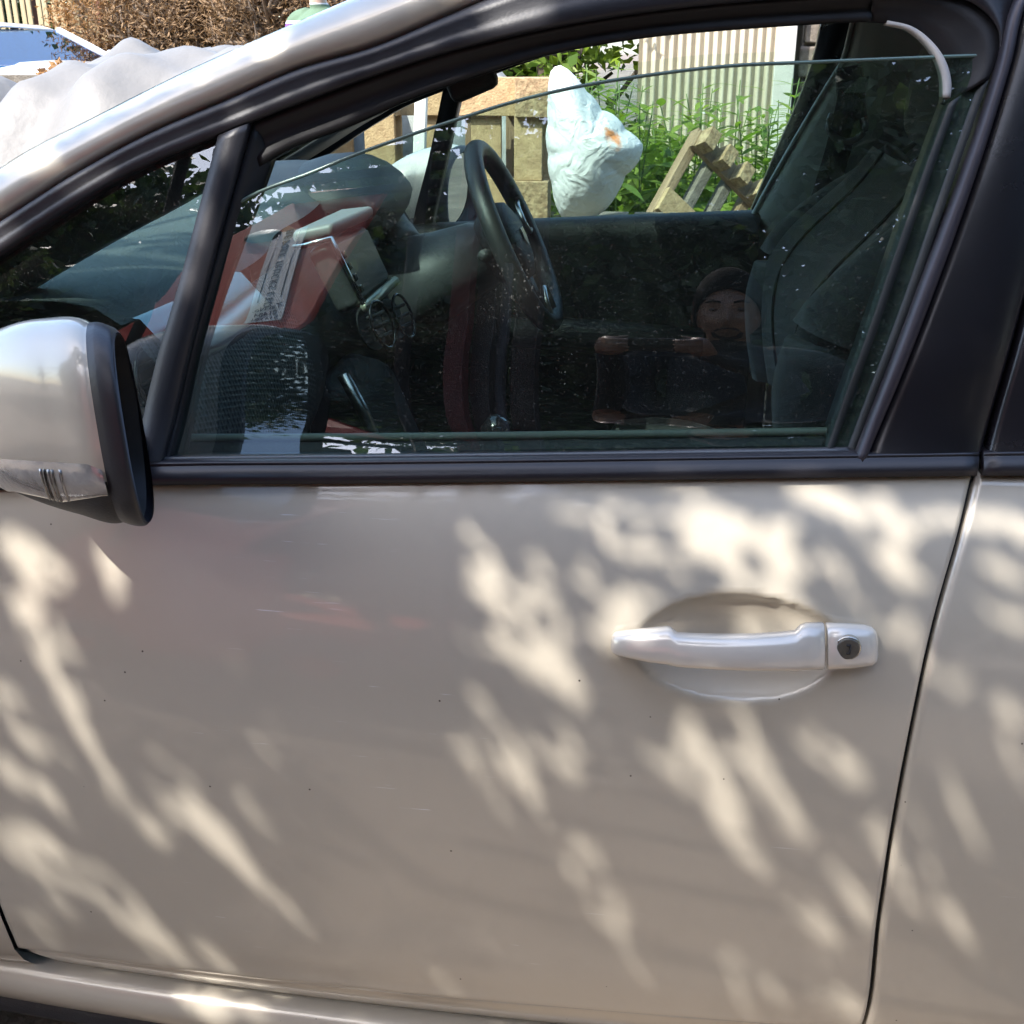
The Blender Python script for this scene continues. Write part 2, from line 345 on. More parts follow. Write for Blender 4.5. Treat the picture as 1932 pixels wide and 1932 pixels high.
Gr = np.array(Gr); grid('roof', Gr, PAINT, CAR)
Gh = Gr.copy(); Gh[..., 2] -= .03; Gh[..., 1] = .72+(Gh[..., 1]-.72)*1.02; grid('headliner', Gh, HEAD, CAR)
# --- front door skin with the handle recess
XR = sidepts([(1838,893),(1821,966),(1766,1166),(1706,1446),(1661,1716),(1631,1932),('w',.25,.262)], 0, 60)
def xR(z): return np.interp(-np.asarray(z, float), -XR[:, 2], XR[:, 0])
bt_pts = sidepts(BELT_B, 0, 100)
def zTop(x): return np.interp(x, bt_pts[:, 0], bt_pts[:, 2])
def zBot(x): return .272-.012*(x+.2)
RC = (1392., 1222.); RU, RV = 196., 101.
def skinY(x, z):
    y = S(x, z); P = np.stack([x, y, z], -1); u, v = proj(P)
    du = (u-RC[0])/RU; dv = (v-RC[1]-6*np.sin(du*2.2))/RV; r2 = du**2+dv**2+.10*du*dv
    bowl = .029*np.clip(1-r2, 0, 1)**.8
    k = np.clip((.352+.02*x-z)/.016, 0, 1); k = k*k*(3-2*k)
    return y+bowl+.010*k
def skin(name, x0f, x1f, nu, nv, mat, far=False, parent=None, recess=True):
    T = np.linspace(0, 1, nv); G = np.zeros((nu+2, nv+2, 3))
    for j, t in enumerate(T):
        for it in range(1):
            pass
        zz = None
        U = np.linspace(0, 1, nu)
        # z depends on x; iterate once
        x = x0f(.6)+(x1f(.6)-x0f(.6))*U
        for _ in range(4):
            z = zBot(x)+(zTop(x)-zBot(x))*t
            x = x0f(z)+(x1f(z)-x0f(z))*U
        G[1:-1, j+1, 0] = x; G[1:-1, j+1, 2] = z
        G[1:-1, j+1, 1] = skinY(x, z) if recess else S(x, z)+.010*np.clip((.352+.02*x-z)/.016, 0, 1)
    G[1:-1, 0] = G[1:-1, 1]+[0, .02, .001]; G[1:-1, -1] = G[1:-1, -2]+[0, .02, 0]
    G[0] = G[1]+[.002, .02, 0]; G[-1] = G[-2]+[-.002, .02, 0]
    G = mirr(G) if far else G
    return grid(name, G, mat, parent)
def xF(z): return -.735-.012*np.clip((np.asarray(z, float)-.32)/.6, 0, 1)-.03*np.clip((np.asarray(z, float)-.285)/.03, 0, 1)+.03
DOOR = skin('front_door', xF, lambda z: xR(z)-.0025, 240, 150, PAINT, parent=CAR)
skin('rear_door', lambda z: xR(z)+.0025, lambda z: xR(z)*0+.98, 90, 70, PAINT, parent=CAR, recess=False)
grid('door_gap', np.array([[[float(xR(z))+s, float(S(xR(z), z))+.016, z] for s in (-.01, .01)] for z in np.linspace(.262, .99, 40)]), RUBBER, CAR)
FDOOR = skin('far_front_door', xF, xR, 60, 40, PAINT, far=True, parent=CAR, recess=False)
skin('far_rear_door', xR, lambda z: xR(z)*0+.98, 40, 30, PAINT, far=True, parent=CAR, recess=False)
# sill below the doors, with black cladding
G = []
for x in np.linspace(-.80, 1.0, 50):
    zt = float(zBot(x))-.004; s = float(S(x, .29))
    G.append([[x, s+.03, zt], [x, s+.006, zt-.001], [x, s-.002, zt-.010], [x, s-.004, zt-.03], [x, s+.004, zt-.055], [x, s+.02, zt-.07], [x, s+.06, zt-.075]])
grid('sill', G, PAINT, CAR); grid('sill', mirr(np.array(G)), PAINT, CAR)
G = [[[x, float(S(x, .29))+.03, .205], [x, float(S(x, .29))+.012, .19], [x, float(S(x, .29))+.03, .165], [x, float(S(x, .29))+.12, .155]] for x in np.linspace(-.9, 1.0, 30)]
grid('sill_cladding', G, PLAST, CAR); grid('sill_cladding', mirr(np.array(G)), PLAST, CAR)
# --- window frame, pillar panels, mouldings
PR_OUT = [(0,.03),(0,-.001),(.06,-.007),(.3,-.009),(.5,-.005),(.62,-.008),(.9,-.008),(1,-.003),(1,.03)]
MIDs = MID_L
ribbon('window_frame', A_L[:12]+[('w',.34,1.466)], MIDs, PR_OUT, SATIN, DOOR, n=140)
ribbon('inner_frame', [(470,233),(560,198),(700,146),(850,98),(1000,62),(1150,34),(1300,14),(1450,0),(1650,-12)], OPEN_L[:-1]+[(1650,40)], [(0,.03),(0,.004),(.2,.007),(.35,.016),(.6,.018),(.8,.014),(1,.018),(1,.045)], RUBBER, DOOR, n=100)
ribbon('inner_frame', [(1650,-12),(1760,-10),(1840,10),(1885,60),(1886,100),(1868,150)], [(1650,40)]+CORNER[1:], [(0,.03),(0,.004),(.3,.010),(.6,.016),(1,.018),(1,.045)], RUBBER, DOOR, n=30)
ribbon('window_frame', [(1650,-14),(1760,-12),(1842,8),(1887,60),(1888,100)], [('w',.30,1.452),('w',.335,1.452),('w',.342,1.44),(1915,-10),(1890,100)], [(0,.03),(0,-.001),(.3,.0),(1,0),(1,.03)], SATIN, DOOR, n=24)
ribbon('corner_seal', [(1680,38),(1725,49),(1764,78),(1791,117),(1801,160),(1799,185)], [(1677,47),(1720,58),(1752,84),(1776,121),(1785,158),(1785,185)], [(0,.03),(0,.012),(.5,.010),(1,.012),(1,.03)], M('pale seal', (.52,.5,.47), .7), DOOR, n=24)
ribbon('glass_run_channel', REAR_L, [(1868,150),(1800,345),(1724,566),(1665,720),(1616,848),(1606,875)], [(0,.045),(0,.017),(.15,.012),(.35,.014),(.55,.022),(.8,.014),(1,.004),(1,.04)], M('channel rubber', (.02,.024,.023), .5, var=.2), DOOR, n=50)
ribbon('glass_run_channel', [(476,232),(320,825),(305,880)], [(497,308),(350,760),(325,880)], [(0,.03),(0,.004),(.3,.010),(.6,.018),(1,.020),(1,.04)], RUBBER, DOOR, n=40)
ribbon('pillar_trim_strip', STRIPL, STRIPR, [(0,.03),(0,-.002),(.2,-.008),(.6,-.010),(.9,-.007),(1,-.002),(1,.03)], M('satin pillar strip', (.05,.045,.055), .38, metal=.3, var=.2, vscale=20), DOOR, n=50)
ribbon('pillar_panel', STRIPR, PANR, [(0,.03),(0,.0),(.02,-.004),(.1,-.006),(.5,-.007),(.95,-.006),(1,-.002),(1,.03)], BLACKP, DOOR, n=50)
ribbon('rear_pillar_panel', REARPL, [('w',.62,1.44),('w',.60,1.3),('w',.58,1.15),('w',.57,1.03),('w',.57,1.02)], [(0,.03),(0,-.002),(.03,-.006),(.5,-.007),(1,-.004),(1,.03)], BLACKP, CAR, n=50)
ribbon('quarter_bar', [(412,256),(345,510),(272,780),(250,880)], [(474,231),(400,500),(322,815),(305,880)], [(0,.03),(0,-.001),(.06,-.006),(.5,-.008),(.94,-.006),(1,-.001),(1,.03)], SATIN, DOOR, n=40)
PR_BELT = [(0,.02),(0,-.004),(.04,-.007),(.12,-.008),(.16,-.006),(.2,-.009),(.55,-.012),(.95,-.010),(1,-.006),(1,.02)]
ribbon('belt_moulding', BELT_T, BELT_B, PR_BELT, M('belt moulding', (.022,.021,.026), .36, var=.2, vscale=15, rvar=.06), DOOR, n=80)
ribbon('rear_belt_moulding', [(1854,848),('w',.6,1.026),('w',.98,1.036)], [(1849,893),('w',.6,1.0),('w',.98,1.01)], PR_BELT, M('belt moulding', (0,0,0)), CAR, n=40)
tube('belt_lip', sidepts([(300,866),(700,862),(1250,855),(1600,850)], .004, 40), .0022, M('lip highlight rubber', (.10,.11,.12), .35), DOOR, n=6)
# --- glass
TG = [(420,400),(451,380),(585,326),(646,301),(758,260),(849,230),(949,198),(1075,167),(1212,144),(1388,124),(1525,118),(1700,111),(1885,105),(1892,105)]
BGL = [(300,890),(700,885),(1250,878),(1630,872)]
n = 60; a, b = sidepts(TG, 0, n), sidepts(BGL, 0, n); Gg = []
for i in range(n):
    row = []
    for t in np.linspace(0, 1, 24):
        p = a[i]*(1-t)+b[i]*t; row.append([p[0], float(S(p[0], p[2]))+.014, p[2]])
    Gg.append(row)
Gg = np.array(Gg); WG = grid('door_glass', Gg, GLASSD, DOOR)
tube('glass_edge', Gg[:, 0]+[0, 0, .0], .0019, M('glass edge', (.10,.17,.15), .2, coat=.5), WG, n=6)
grid('far_door_glass', mirr(Gg), GLASSW, FDOOR)
def quarter():
    t_, b_ = sidepts([('w',-.99,.985),('w',-.84,1.05),(0,478),(132,391),(250,320),(420,250)], 0, 40), sidepts([('w',-.99,.98),('w',-.8,.965),('w',-.65,.965),('w',-.58,.965),('w',-.50,.965)], 0, 40)
    return np.array([[[*(lambda p: (p[0], float(S(p[0], p[2]))+.008, p[2]))(t_[i]*(1-k)+b_[i]*k)] for k in np.linspace(0, 1, 14)] for i in range(40)])
Gq = quarter(); grid('quarter_glass', Gq, GLASSQ, DOOR); grid('far_quarter_glass', mirr(Gq), GLASSW, FDOOR)
# far frames, the near ones mirrored
ribbon('window_frame', A_L[:12]+[('w',.34,1.466)], MIDs, PR_OUT, SATIN, FDOOR, n=80, far=True)
ribbon('inner_frame', [(470,233),(560,198),(700,146),(850,98),(1000,62),(1150,34),(1300,14),(1450,0),(1650,-12)], [(472,262),(560,215),(700,160),(850,112),(1000,76),(1150,50),(1300,30),(1450,20),(1650,16)], [(0,.03),(0,.004),(.5,.016),(1,.018),(1,.045)], RUBBER, FDOOR, n=60, far=True)
ribbon('quarter_bar', [(412,256),(345,510),(272,780),(250,880)], [(484,231),(410,500),(332,815),(315,880)], [(0,.05),(0,-.001),(.5,-.008),(1,-.001),(1,.05)], RUBBER, FDOOR, n=40, far=True)
ribbon('pillar_panel', [(1860,-12),(1842,117),(1684,566),(1576,848),(1570,870)], PANR, [(0,.03),(0,.0),(.5,-.007),(1,-.002),(1,.03)], BLACKP, FDOOR, n=30, far=True)
ribbon('far_rear_pillar_panel', REARPL, [('w',.48,1.44),('w',.46,1.3),('w',.42,1.15),('w',.40,1.03),('w',.40,1.02)], [(0,.03),(0,-.002),(1,-.004),(1,.03)], BLACKP, CAR, n=30, far=True)
ribbon('belt_moulding', BELT_T, BELT_B, PR_BELT, PLAST, FDOOR, n=30, far=True)
ribbon('far_rear_belt_moulding', [(1854,848),('w',.6,1.026),('w',.98,1.036)], [(1849,893),('w',.6,1.0),('w',.98,1.01)], PR_BELT, PLAST, CAR, n=20, far=True)
for fr in (0, 1):
    rg = np.array([[[x, float(S(x, z))+.014, z] for z in np.linspace(1.0, 1.46, 8)] for x in np.linspace(.42, .98, 10)])
    grid('rear_door_glass', mirr(rg) if fr else rg, GLASSW if fr else GLASSD, CAR)
    cg = np.array([[[x, float(S(x, z))-.002, z] for z in np.linspace(.95, 1.5, 8)] for x in np.linspace(.98, 1.75, 10)])
    cg[..., 1] += .12*np.clip(cg[..., 0]-1.2, 0, 1); grid('rear_quarter_pillar', mirr(cg) if fr else cg, PAINT, CAR)
# --- front wing, bonnet, rear quarter, wheels (mostly out of frame)
def wing(far, x0, x1, xa, name):
    G = []
    for x in np.linspace(x0, x1, 50):
        r = .345; zl = .36+math.sqrt(max(0, r*r-(x-xa)**2)) if abs(x-xa) < r else .24
        zt = 1.0-.27*max(0, (-x-1.0))**1.6 if x < 0 else 1.02-.06*max(0, x-1.0)
        if x < 0 and x > -1.06: zt = min(float(zTop(-.73))+.01+(-.73-x)*.1, .99)
        pin = .22*max(0, -x-1.35)**1.6+.25*max(0, x-1.4)**1.7
        G.append([[x, float(S(max(x, -.74), zl+(zt-zl)*t))+pin+(.03 if t in (0,) else 0), zl+(zt-zl)*t] for t in np.linspace(0, 1, 24)])
    G = np.array(G); G = mirr(G) if far else G
    grid(name, G, PAINT, CAR)
for fr in (False, True):
    wing(fr, -.742, -1.95, -1.24, 'front_wing'); wing(fr, .985, 1.9, 1.30, 'rear_quarter')
Gb = []
for x in np.linspace(-1.04, -1.95, 24):
    zt = 1.0-.27*max(0, (-x-1.0))**1.6; pin = .22*max(0, -x-1.35)**1.6; y0 = float(S(-.74, zt))+pin
    Gb.append([[x-.05*(1-(2*t-1)**2), y0+(CARW-2*y0)*t, zt+.06*(1-(2*t-1)**4)] for t in np.linspace(0, 1, 20)])
grid('bonnet', Gb, PAINT, CAR)
Gf = [[[-1.95-.12*math.sin(math.pi*s)-.05, .14+1.16*t, .22+.60*s] for s in np.linspace(0, 1, 8)] for t in np.linspace(0, 1, 10)]
grid('front_bumper', Gf, PAINT, CAR)
grid('tailgate', [[[1.72+.2*math.sin(math.pi*s*.5+.6), .12+1.2*t, .3+1.15*s] for s in np.linspace(0, 1, 10)] for t in np.linspace(0, 1, 8)], PAINT, CAR)
for xw in (-1.24, 1.30):
    for fr in (0, 1):
        yc = .04 if not fr else CARW-.04; a = np.linspace(0, 2*math.pi, 40, endpoint=False); dr = 1 if not fr else -1
        pr = [(.19,.09),(.24,.10),(.30,.095),(.318,.07),(.32,0),(.318,-.07),(.30,-.095),(.2,-.09)]
        wt = grid('wheel', [[[xw+r_*math.cos(t), yc-dr*o_, .32+r_*math.sin(t)] for r_, o_ in pr] for t in a], TYRE, CAR, cu=True)
        ri = [(.19,.088),(.185,.06),(.1,.075),(.05,.07),(.0,.07)]
        grid('rim', [[[xw+r_*math.cos(t), yc-dr*o_, .32+r_*math.sin(t)] for r_, o_ in ri] for t in a], SATINM, wt, cu=True)
box('floor_pan', (.2, .72, .235), (3.4, 1.30, .05), DARKI, CAR)
box('wheel_well', (-1.24, .72, .62), (.75, 1.30, .62), RUBBER, CAR)
box('bulkhead', (-.93, .72, .62), (.06, 1.38, .68), DARKI, CAR)
box('parcel_shelf', (1.3, .72, .95), (.7, 1.3, .05), DARKI, CAR)
# --- door handle
def cr6(c, v): return ((1150+c/2.76)/1.06, (1130+v/2.76)/1.06)
def bar(name, st, mat, parent):
    G = []
    for c, t, b_, off, th in st:
        ut, vt = cr6(c, t); ub, vb = cr6(c, b_)
        pt, pb = onS(ut, vt, off), onS(ub, vb, off); m = (pt+pb)/2; h = (pt-pb)/2; row = []
        for k in range(16):
            an = 2*math.pi*k/16; cx, sx = math.cos(an), math.sin(an)
            cx = math.copysign(abs(cx)**.55, cx); sx = math.copysign(abs(sx)**.7, sx)
            row.append(m+h*cx+np.array([0, -th*sx, 0]))
        G.append(row)
    return grid(name, G, mat, parent, cv=True, caps=True)
HD = bar('door_handle', [(199,412,455,-.008,.003),(204,392,470,-.011,.007),(222,376,484,-.013,.009),(300,367,503,-.017,.0105),(400,357,524,-.021,.011),(505,346,538,-.025,.011),(528,350,543,-.026,.011),(545,366,547,-.027,.011),(565,381,551,-.028,.011),(650,386,557,-.031,.011),(800,391,566,-.034,.0115),(1000,388,571,-.035,.0115),(1150,377,572,-.033,.0115),(1215,369,572,-.031,.0115),(1232,352,571,-.030,.0115),(1250,336,571,-.029,.0115),(1280,326,570,-.028,.0115),(1368,325,567,-.025,.0115),(1376,326,566,-.022,.008)], HANDLE, DOOR)
part(HD, 'pale pearl pull handle standing over a shallow scoop')
LK = bar('lock_cover', [(1384,328,565,-.021,.008),(1391,327,565,-.024,.0113),(1500,330,560,-.020,.0112),(1600,335,552,-.016,.010),(1640,345,545,-.014,.009),(1660,362,532,-.012,.007),(1670,390,505,-.010,.004)], HANDLE, DOOR)
kc = onS(*cr6(1508, 466), -.0335)
def disc(name, c, r, d, mat, parent, n=28, nrm=(0,-1,.05)):
    nn = np.array(nrm, float); nn /= np.linalg.norm(nn); s = np.cross(nn, [0,0,1.]); s /= np.linalg.norm(s); v = np.cross(s, nn)
    a = np.linspace(0, 2*math.pi, n, endpoint=False); P = [c+r*(math.cos(t)*s+math.sin(t)*v) for t in a]
    return prism(name, P, -nn*d, mat, parent, bevel=min(r*.15, .0015))
disc('lock_ring', kc+[0, .0015, 0], .0120, .008, M('lock ring', (.55,.52,.46), .25, 1.), DOOR)
disc('lock_cylinder', kc, .0106, .008, M('lock face', (.16,.15,.13), .45, .6, var=.3, vscale=200), DOOR)
prism('key_slot', [kc+[x, -.0012, z] for x, z in ((-.002,.0048),(.002,.0048),(.002,-.0048),(-.0012,-.0048),(-.0012,-.0034),(.0008,-.0034),(.0008,.0034),(-.002,.0034))], (0,.002,0), RUBBER, DOOR, bevel=0)
G = np.array([[onS(*cr6(c, v), -.004) for v in (330, 500)] for c in (1350, 1376)])
# --- wing mirror
def wing_mirror(far):
    O_, I_ = onY(226, 800, -.242), onY(266, 810, -.085)
    c = (O_+I_)/2; zc = 1.056; hz = .088; a2 = (O_-I_)/2; c[2] = zc; a2[2] = .022
    N = 160; th = np.linspace(0, 2*math.pi, N, endpoint=False)
    fdir = np.array([-.96, .26, 0.])
    st = [(-.004,.94,0),(0,.985,0),(.004,1.0,0),(.016,1.015,.001),(.021,1.005,.001),(.023,1.0,.001),(.026,1.015,.001),(.07,1.0,.001),(.105,.93,-.001),(.14,.80,-.005),(.168,.62,-.010),(.186,.38,-.015),(.193,.14,-.018),(.194,.01,-.018)]
    st0 = np.array(st); d_ = np.r_[0, np.cumsum(np.hypot(np.diff(st0[:, 0]), .1*np.abs(np.diff(st0[:, 1]))))]; tq = np.sort(np.r_[np.linspace(0, d_[-1], 60), d_])
    rb = float(d_[5]); st = [tuple(float(hermite(d_, st0[:, c_], q)) for c_ in range(3)) for q in tq]; nrim = int(np.sum(tq <= rb+1e-9))
    G = []
    for s, k, dz in st:
        row = []
        for t in th:
            cx, sx = math.cos(t), math.sin(t)
            cx = math.copysign(abs(cx)**.8, cx); sx2 = math.copysign(abs(sx)**.72, sx)
            p = c+fdir*s+a2*k*cx*(1.0+.10*(-sx2))+np.array([0, 0, hz*k**.9*sx2+dz])
            p = p+np.array([.004*sx2*-1, 0, 0])
            row.append(p)
        G.append(row)
    G = np.array(G); G = mirr(G) if far else G
    V = G.reshape(-1, 3); fs = gridf(len(st), N, cv=True)
    up_, lo, rim, ind = [], [], [], []
    pu = lambda m: proj(mirr(m) if far else m)[0]; pv = lambda m: proj(mirr(m) if far else m)[1]
    for f in fs:
        r_ = f[0]//N; m = np.mean([V[i] for i in f], 0); k = f[0] % N; a = th[k]
        if r_ < nrim-1: rim.append(f)
        elif pv(m) > np.interp(pu(m), [-300,0,195], [870,893,912]): lo.append(f)
        else: up_.append(f)
    pre = 'far_' if far else ''
    def sub(name, F_, mat, par, **kk):
        ids = sorted({i for f in F_ for i in f}); mp = {i: j for j, i in enumerate(ids)}
        return mob(name, [V[i] for i in ids], [[mp[i] for i in f] for f in F_], mat, par, **kk)
    pre = 'far_' if far else ''
    sh = sub(pre+'wing_mirror', up_, PAINT if not far else HANDLE, CAR)
    sub('mirror_rim', rim, SATIN, sh); sub('mirror_lower_shell', lo, PLAST, sh)
    LENS = M('indicator lens', (.62,.60,.57), .16, .6, coat=1., var=.35, vscale=45, bump=.12, bscale=90)
    Gn = mirr(G) if far else G; Li = []; ks = [k for k in range(N//2, N) ] if np.mean(Gn[nrim+4, N//2:, 2]) < zc else list(range(N//2)); ks = sorted([k for k in ks if math.cos(th[k]) > -.1], key=lambda k: -math.cos(th[k]))
    for r in range(nrim+1, len(st)-4):
        P_ = Gn[r, ks]; uv = np.array([proj(q) for q in P_]); lt = uv[:, 1]-np.interp(uv[:, 0], [-300,0,165,195], [848,866,876,888]); lb = uv[:, 1]-np.interp(uv[:, 0], [-300,0,120,195], [892,920,948,936])
        ft = np.interp(0, np.maximum.accumulate(lt), np.arange(len(ks))); fb = max(ft+1, np.interp(0, np.maximum.accumulate(lb), np.arange(len(ks))))
        row = [[np.interp(x_, np.arange(len(ks)), P_[:, c_]) for c_ in range(3)] for x_ in np.linspace(ft, fb, 10)]; row = np.array(row); nrm = row-np.array([c[0]-.07, c[1]+.02, zc]); nrm /= np.linalg.norm(nrm, axis=1)[:, None]
        Li.append(row+nrm*(.0035*np.sin(np.linspace(0, math.pi, 10))**.5)[:, None])
    Li = np.array(Li); il = grid('indicator_lamp', mirr(Li) if far else Li, LENS, sh)
    # inner bowl and glass
    bow = [(.0,.93),(.012,.9),(.03,.86)]
    B = np.array([[c+fdir*s+a2*k*math.copysign(abs(math.cos(t))**.8, math.cos(t))+np.array([0, 0, hz*k*math.copysign(abs(math.sin(t))**.72, math.sin(t))]) for t in th] for s, k in bow]); B = mirr(B) if far else B
    grid('mirror_bowl', B, RUBBER, sh, cv=True)
    D = np.array([c+fdir*.022+a2*.84*math.copysign(abs(math.cos(t))**.8, math.cos(t))+np.array([0, 0, hz*.84*math.copysign(abs(math.sin(t))**.72, math.sin(t))]) for t in th]); D = mirr(D) if far else D
    mob('mirror_glass', D, [tuple(range(N))], M('mirror glass', (.55,.58,.6), .02, 1.), sh, smooth=False, solid=.003)
    if not far:
        for q in range(7):                       # ribs of the lamp lens
            tu = 84+7*q; r0 = int(np.argmin([abs(proj(Li[r, 5])[0]-tu) for r in range(len(Li))])); tube('lens_rib', Li[r0, 1:-1]+np.array([.0, -.0006, 0]), .0009, GLOSSB if q % 2 else SATINM, il, n=6)
    arm = np.array([[-.52, -.13, 1.0], [-.53, -.06, .985], [-.55, .02, .98], [-.56, .06, .98]])
    tube('mirror_arm', mirr(arm) if far else arm, [.045, .04, .05, .055], PLAST, sh, n=28, flat=.5)
wing_mirror(False); wing_mirror(True)
tri = sidepts([('w',-.74,.965),('w',-.60,.965),('w',-.53,.968),('w',-.60,1.01)], -.004)
prism('mirror_sail', tri, (0,.02,0), PLAST, DOOR, bevel=.004)

# ------------------------------------------------------------------ car interior
# door cards with padded top edge
def door_card(far):
    U = np.linspace(200, 1620, 40); G = []
    for u in U:
        v = 827-(u-325)*.0138; p = onY(u, v, .05); s = float(S(p[0], 1.0))
        x, z = p[0], p[2]
        G.append([[x, s+.022, z-.06], [x, s+.024, z-.016], [x, s+.032, z-.003], [x, s+.05, z], [x, s+.07, z-.004], [x, s+.085, z-.018], [x, s+.09, z-.05], [x, s+.075, z-.12], [x, s+.085, z-.2], [x, s+.08, .34]])
    G = np.array(G)
    if far: G = mirr(G); G[:, :9, 2] += .038
    c = grid('far_door_card' if far else 'door_card', G, M('door card', (.013,.015,.016), .5, bump=.2, bscale=350), CAR)
    if not far: tube('weather_strip', G[:, 3]+[0, -.012, .0015], .0042, M('weather strip', (.20,.21,.17), .5), c, n=8)
    else:
        tube('arm_rest', [[-.30, CARW-.11, .80], [-.1, CARW-.13, .80], [.1, CARW-.12, .79]], [.03, .035, .03], DARKI, c, n=10)
        pp = [onY(1100, 425, CARW-.10), onY(1137, 424, CARW-.10), onY(1142, 462, CARW-.10), onY(1105, 463, CARW-.10)]
door_card(False); door_card(True)
# inner pillar trims
sk = lambda u, v: (VP[0]+(u-VP[0])*1.09, VP[1]+(v-VP[1])*1.09)
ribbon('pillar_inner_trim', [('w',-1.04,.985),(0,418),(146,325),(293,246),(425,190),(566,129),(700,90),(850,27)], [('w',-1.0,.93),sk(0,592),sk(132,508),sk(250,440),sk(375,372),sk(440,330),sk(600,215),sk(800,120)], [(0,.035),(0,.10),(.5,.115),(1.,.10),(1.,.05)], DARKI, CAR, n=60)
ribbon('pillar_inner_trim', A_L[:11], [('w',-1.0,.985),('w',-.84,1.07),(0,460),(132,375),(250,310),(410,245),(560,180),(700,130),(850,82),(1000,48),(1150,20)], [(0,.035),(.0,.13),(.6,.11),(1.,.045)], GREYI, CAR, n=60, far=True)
# far B pillar trim, with belt and guide
def bp(x, z, o): return [x, CARW-float(S(x, z))-o, z]
Gp = []
for t in np.linspace(0, 1, 24):
    z = .99+.46*t; x0 = .168+.19*t+.03*t*t-(.05*max(0, t-.75)*4)**1; x1 = x0+.23
    Gp.append([bp(x0-.004, z, .02), bp(x0, z, .05), bp(x0+.02, z, .07), bp(x0+.1, z, .075), bp(x1-.02, z, .065), bp(x1, z, .03)])
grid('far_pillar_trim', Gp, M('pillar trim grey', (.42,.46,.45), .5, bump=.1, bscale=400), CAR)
tube('far_pillar_highlight', np.array([r_[1] for r_ in Gp])+[-.002,-.004,0], .0045, M('painted pillar highlight', (.5,.55,.53), .45), CAR, n=8)  # thin pale tube: a highlight painted along the front edge of the trim
Gp = []
for t in np.linspace(0, 1, 24):
    z = .99+.46*t; x0 = .17+.19*t; Gp.append([[x0, float(S(x0, z))+.03, z], [x0+.02, float(S(x0, z))+.07, z], [x0+.2, float(S(x0, z))+.07, z]])
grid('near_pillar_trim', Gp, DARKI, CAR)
def strap(name, pts, wv, mat, parent, th=.002):
    P = spl(np.array(pts, float), 24); wv = np.array(wv); return grid(name, np.stack([P-wv/2, P+wv/2], 1), mat, parent, solid=th)
BELT = M('belt webbing', (.02,.021,.022), .8, bump=.3, bscale=400)
strap('seat_belt', [onY(1612, 150, 1.24), onY(1600, 210, 1.24), onY(1545, 400, 1.22), onY(1490, 560, 1.18), onY(1440, 700, 1.1)], (.05, 0, .012), BELT, CAR)
tube('belt_guide', spl([onY(1570, 215, 1.235), onY(1562, 240, 1.23), onY(1580, 262, 1.23), onY(1610, 265, 1.23), onY(1632, 245, 1.23), onY(1630, 222, 1.235)], 20), .006, GREYI, CAR, n=8)
box('belt_adjuster', onY(1607, 190, 1.25), (.05, .02, .12), DARKI, CAR, rot=(0, R(-12), 0), bevel=.008)
# dashboard: profile (x, z) swept across the car, humped over the driver's dials
DP = [(-1.22,.93),(-1.10,.985),(-.95,1.05),(-.80,1.095),(-.68,1.112),(-.60,1.112),(-.565,1.104),(-.548,1.09)]
DL = [(-.535,1.075),(-.515,1.05),(-.49,1.0),(-.475,.95),(-.475,.90),(-.50,.84),(-.55,.76),(-.58,.62),(-.60,.40)]
Gd, Gl = [], []
for y in np.linspace(.075, CARW-.075, 60):
    hump = .05*math.exp(-((y-1.08)/.17)**2); ed = .10*max(0, (.2-y))+.10*max(0, y-(CARW-.2)); cx = -.035*math.exp(-((y-.72)/.16)**2)
    Gd.append([[x+ed*-.6+.02*math.sin(y*4.4)+(cx if x > -.7 else 0), y, z+hump*(1 if x > -.9 else .3)-.15*ed] for x, z in spl(DP, 22)])
    Gl.append([[x+ed*-.6+.02*math.sin(y*4.4)+(cx if z > .7 else cx*.5), y, z+hump*(1 if z > 1 else .2)-.15*ed] for x, z in spl(DL, 22)])
DB = grid('dashboard', Gd, DASH, CAR); part(DB, 'grey moulded dashboard top lit by the sun through the windscreen')
Gl = np.array(Gl); npas = 18
grid('dash_panel', Gl[:npas, :12], DIMPLE, DB); grid('dash_panel', Gl[npas-1:, :12], DARKI, DB)
grid('glove_box', Gl[:, 11:]+np.array([.02, 0, 0]), DARKI, DB)
grid('lower_panel', Gl[:, 10:]+np.array([.0, 0, 0]), DARKI, DB)
# polished trim strip along the passenger side
Tt = []
for q in np.linspace(0, 1, 24):
    y = .10+.27*q; fi = (y-.075)/(CARW-.15)*59; i = int(fi); fi -= i; pT = np.array(Gd[i][-1])*(1-fi)+np.array(Gd[i+1][-1])*fi; pL = Gl[i][1]*(1-fi)+Gl[i+1][1]*fi
    w_ = .006+.012*math.sin(math.pi*min(1, q*1.1))**2*(1-.6*q)
    Tt.append([pT+[-.004, 0, .002], pT+[.006, 0, .001], pL+[.010, 0, -.2*w_], pL+[.008, 0, -w_*1.3], pL+[-.004, 0, -w_*1.5]])
grid('dash_trim_strip', Tt, M('polished trim', (.33,.37,.41), .25, 1.), DB)
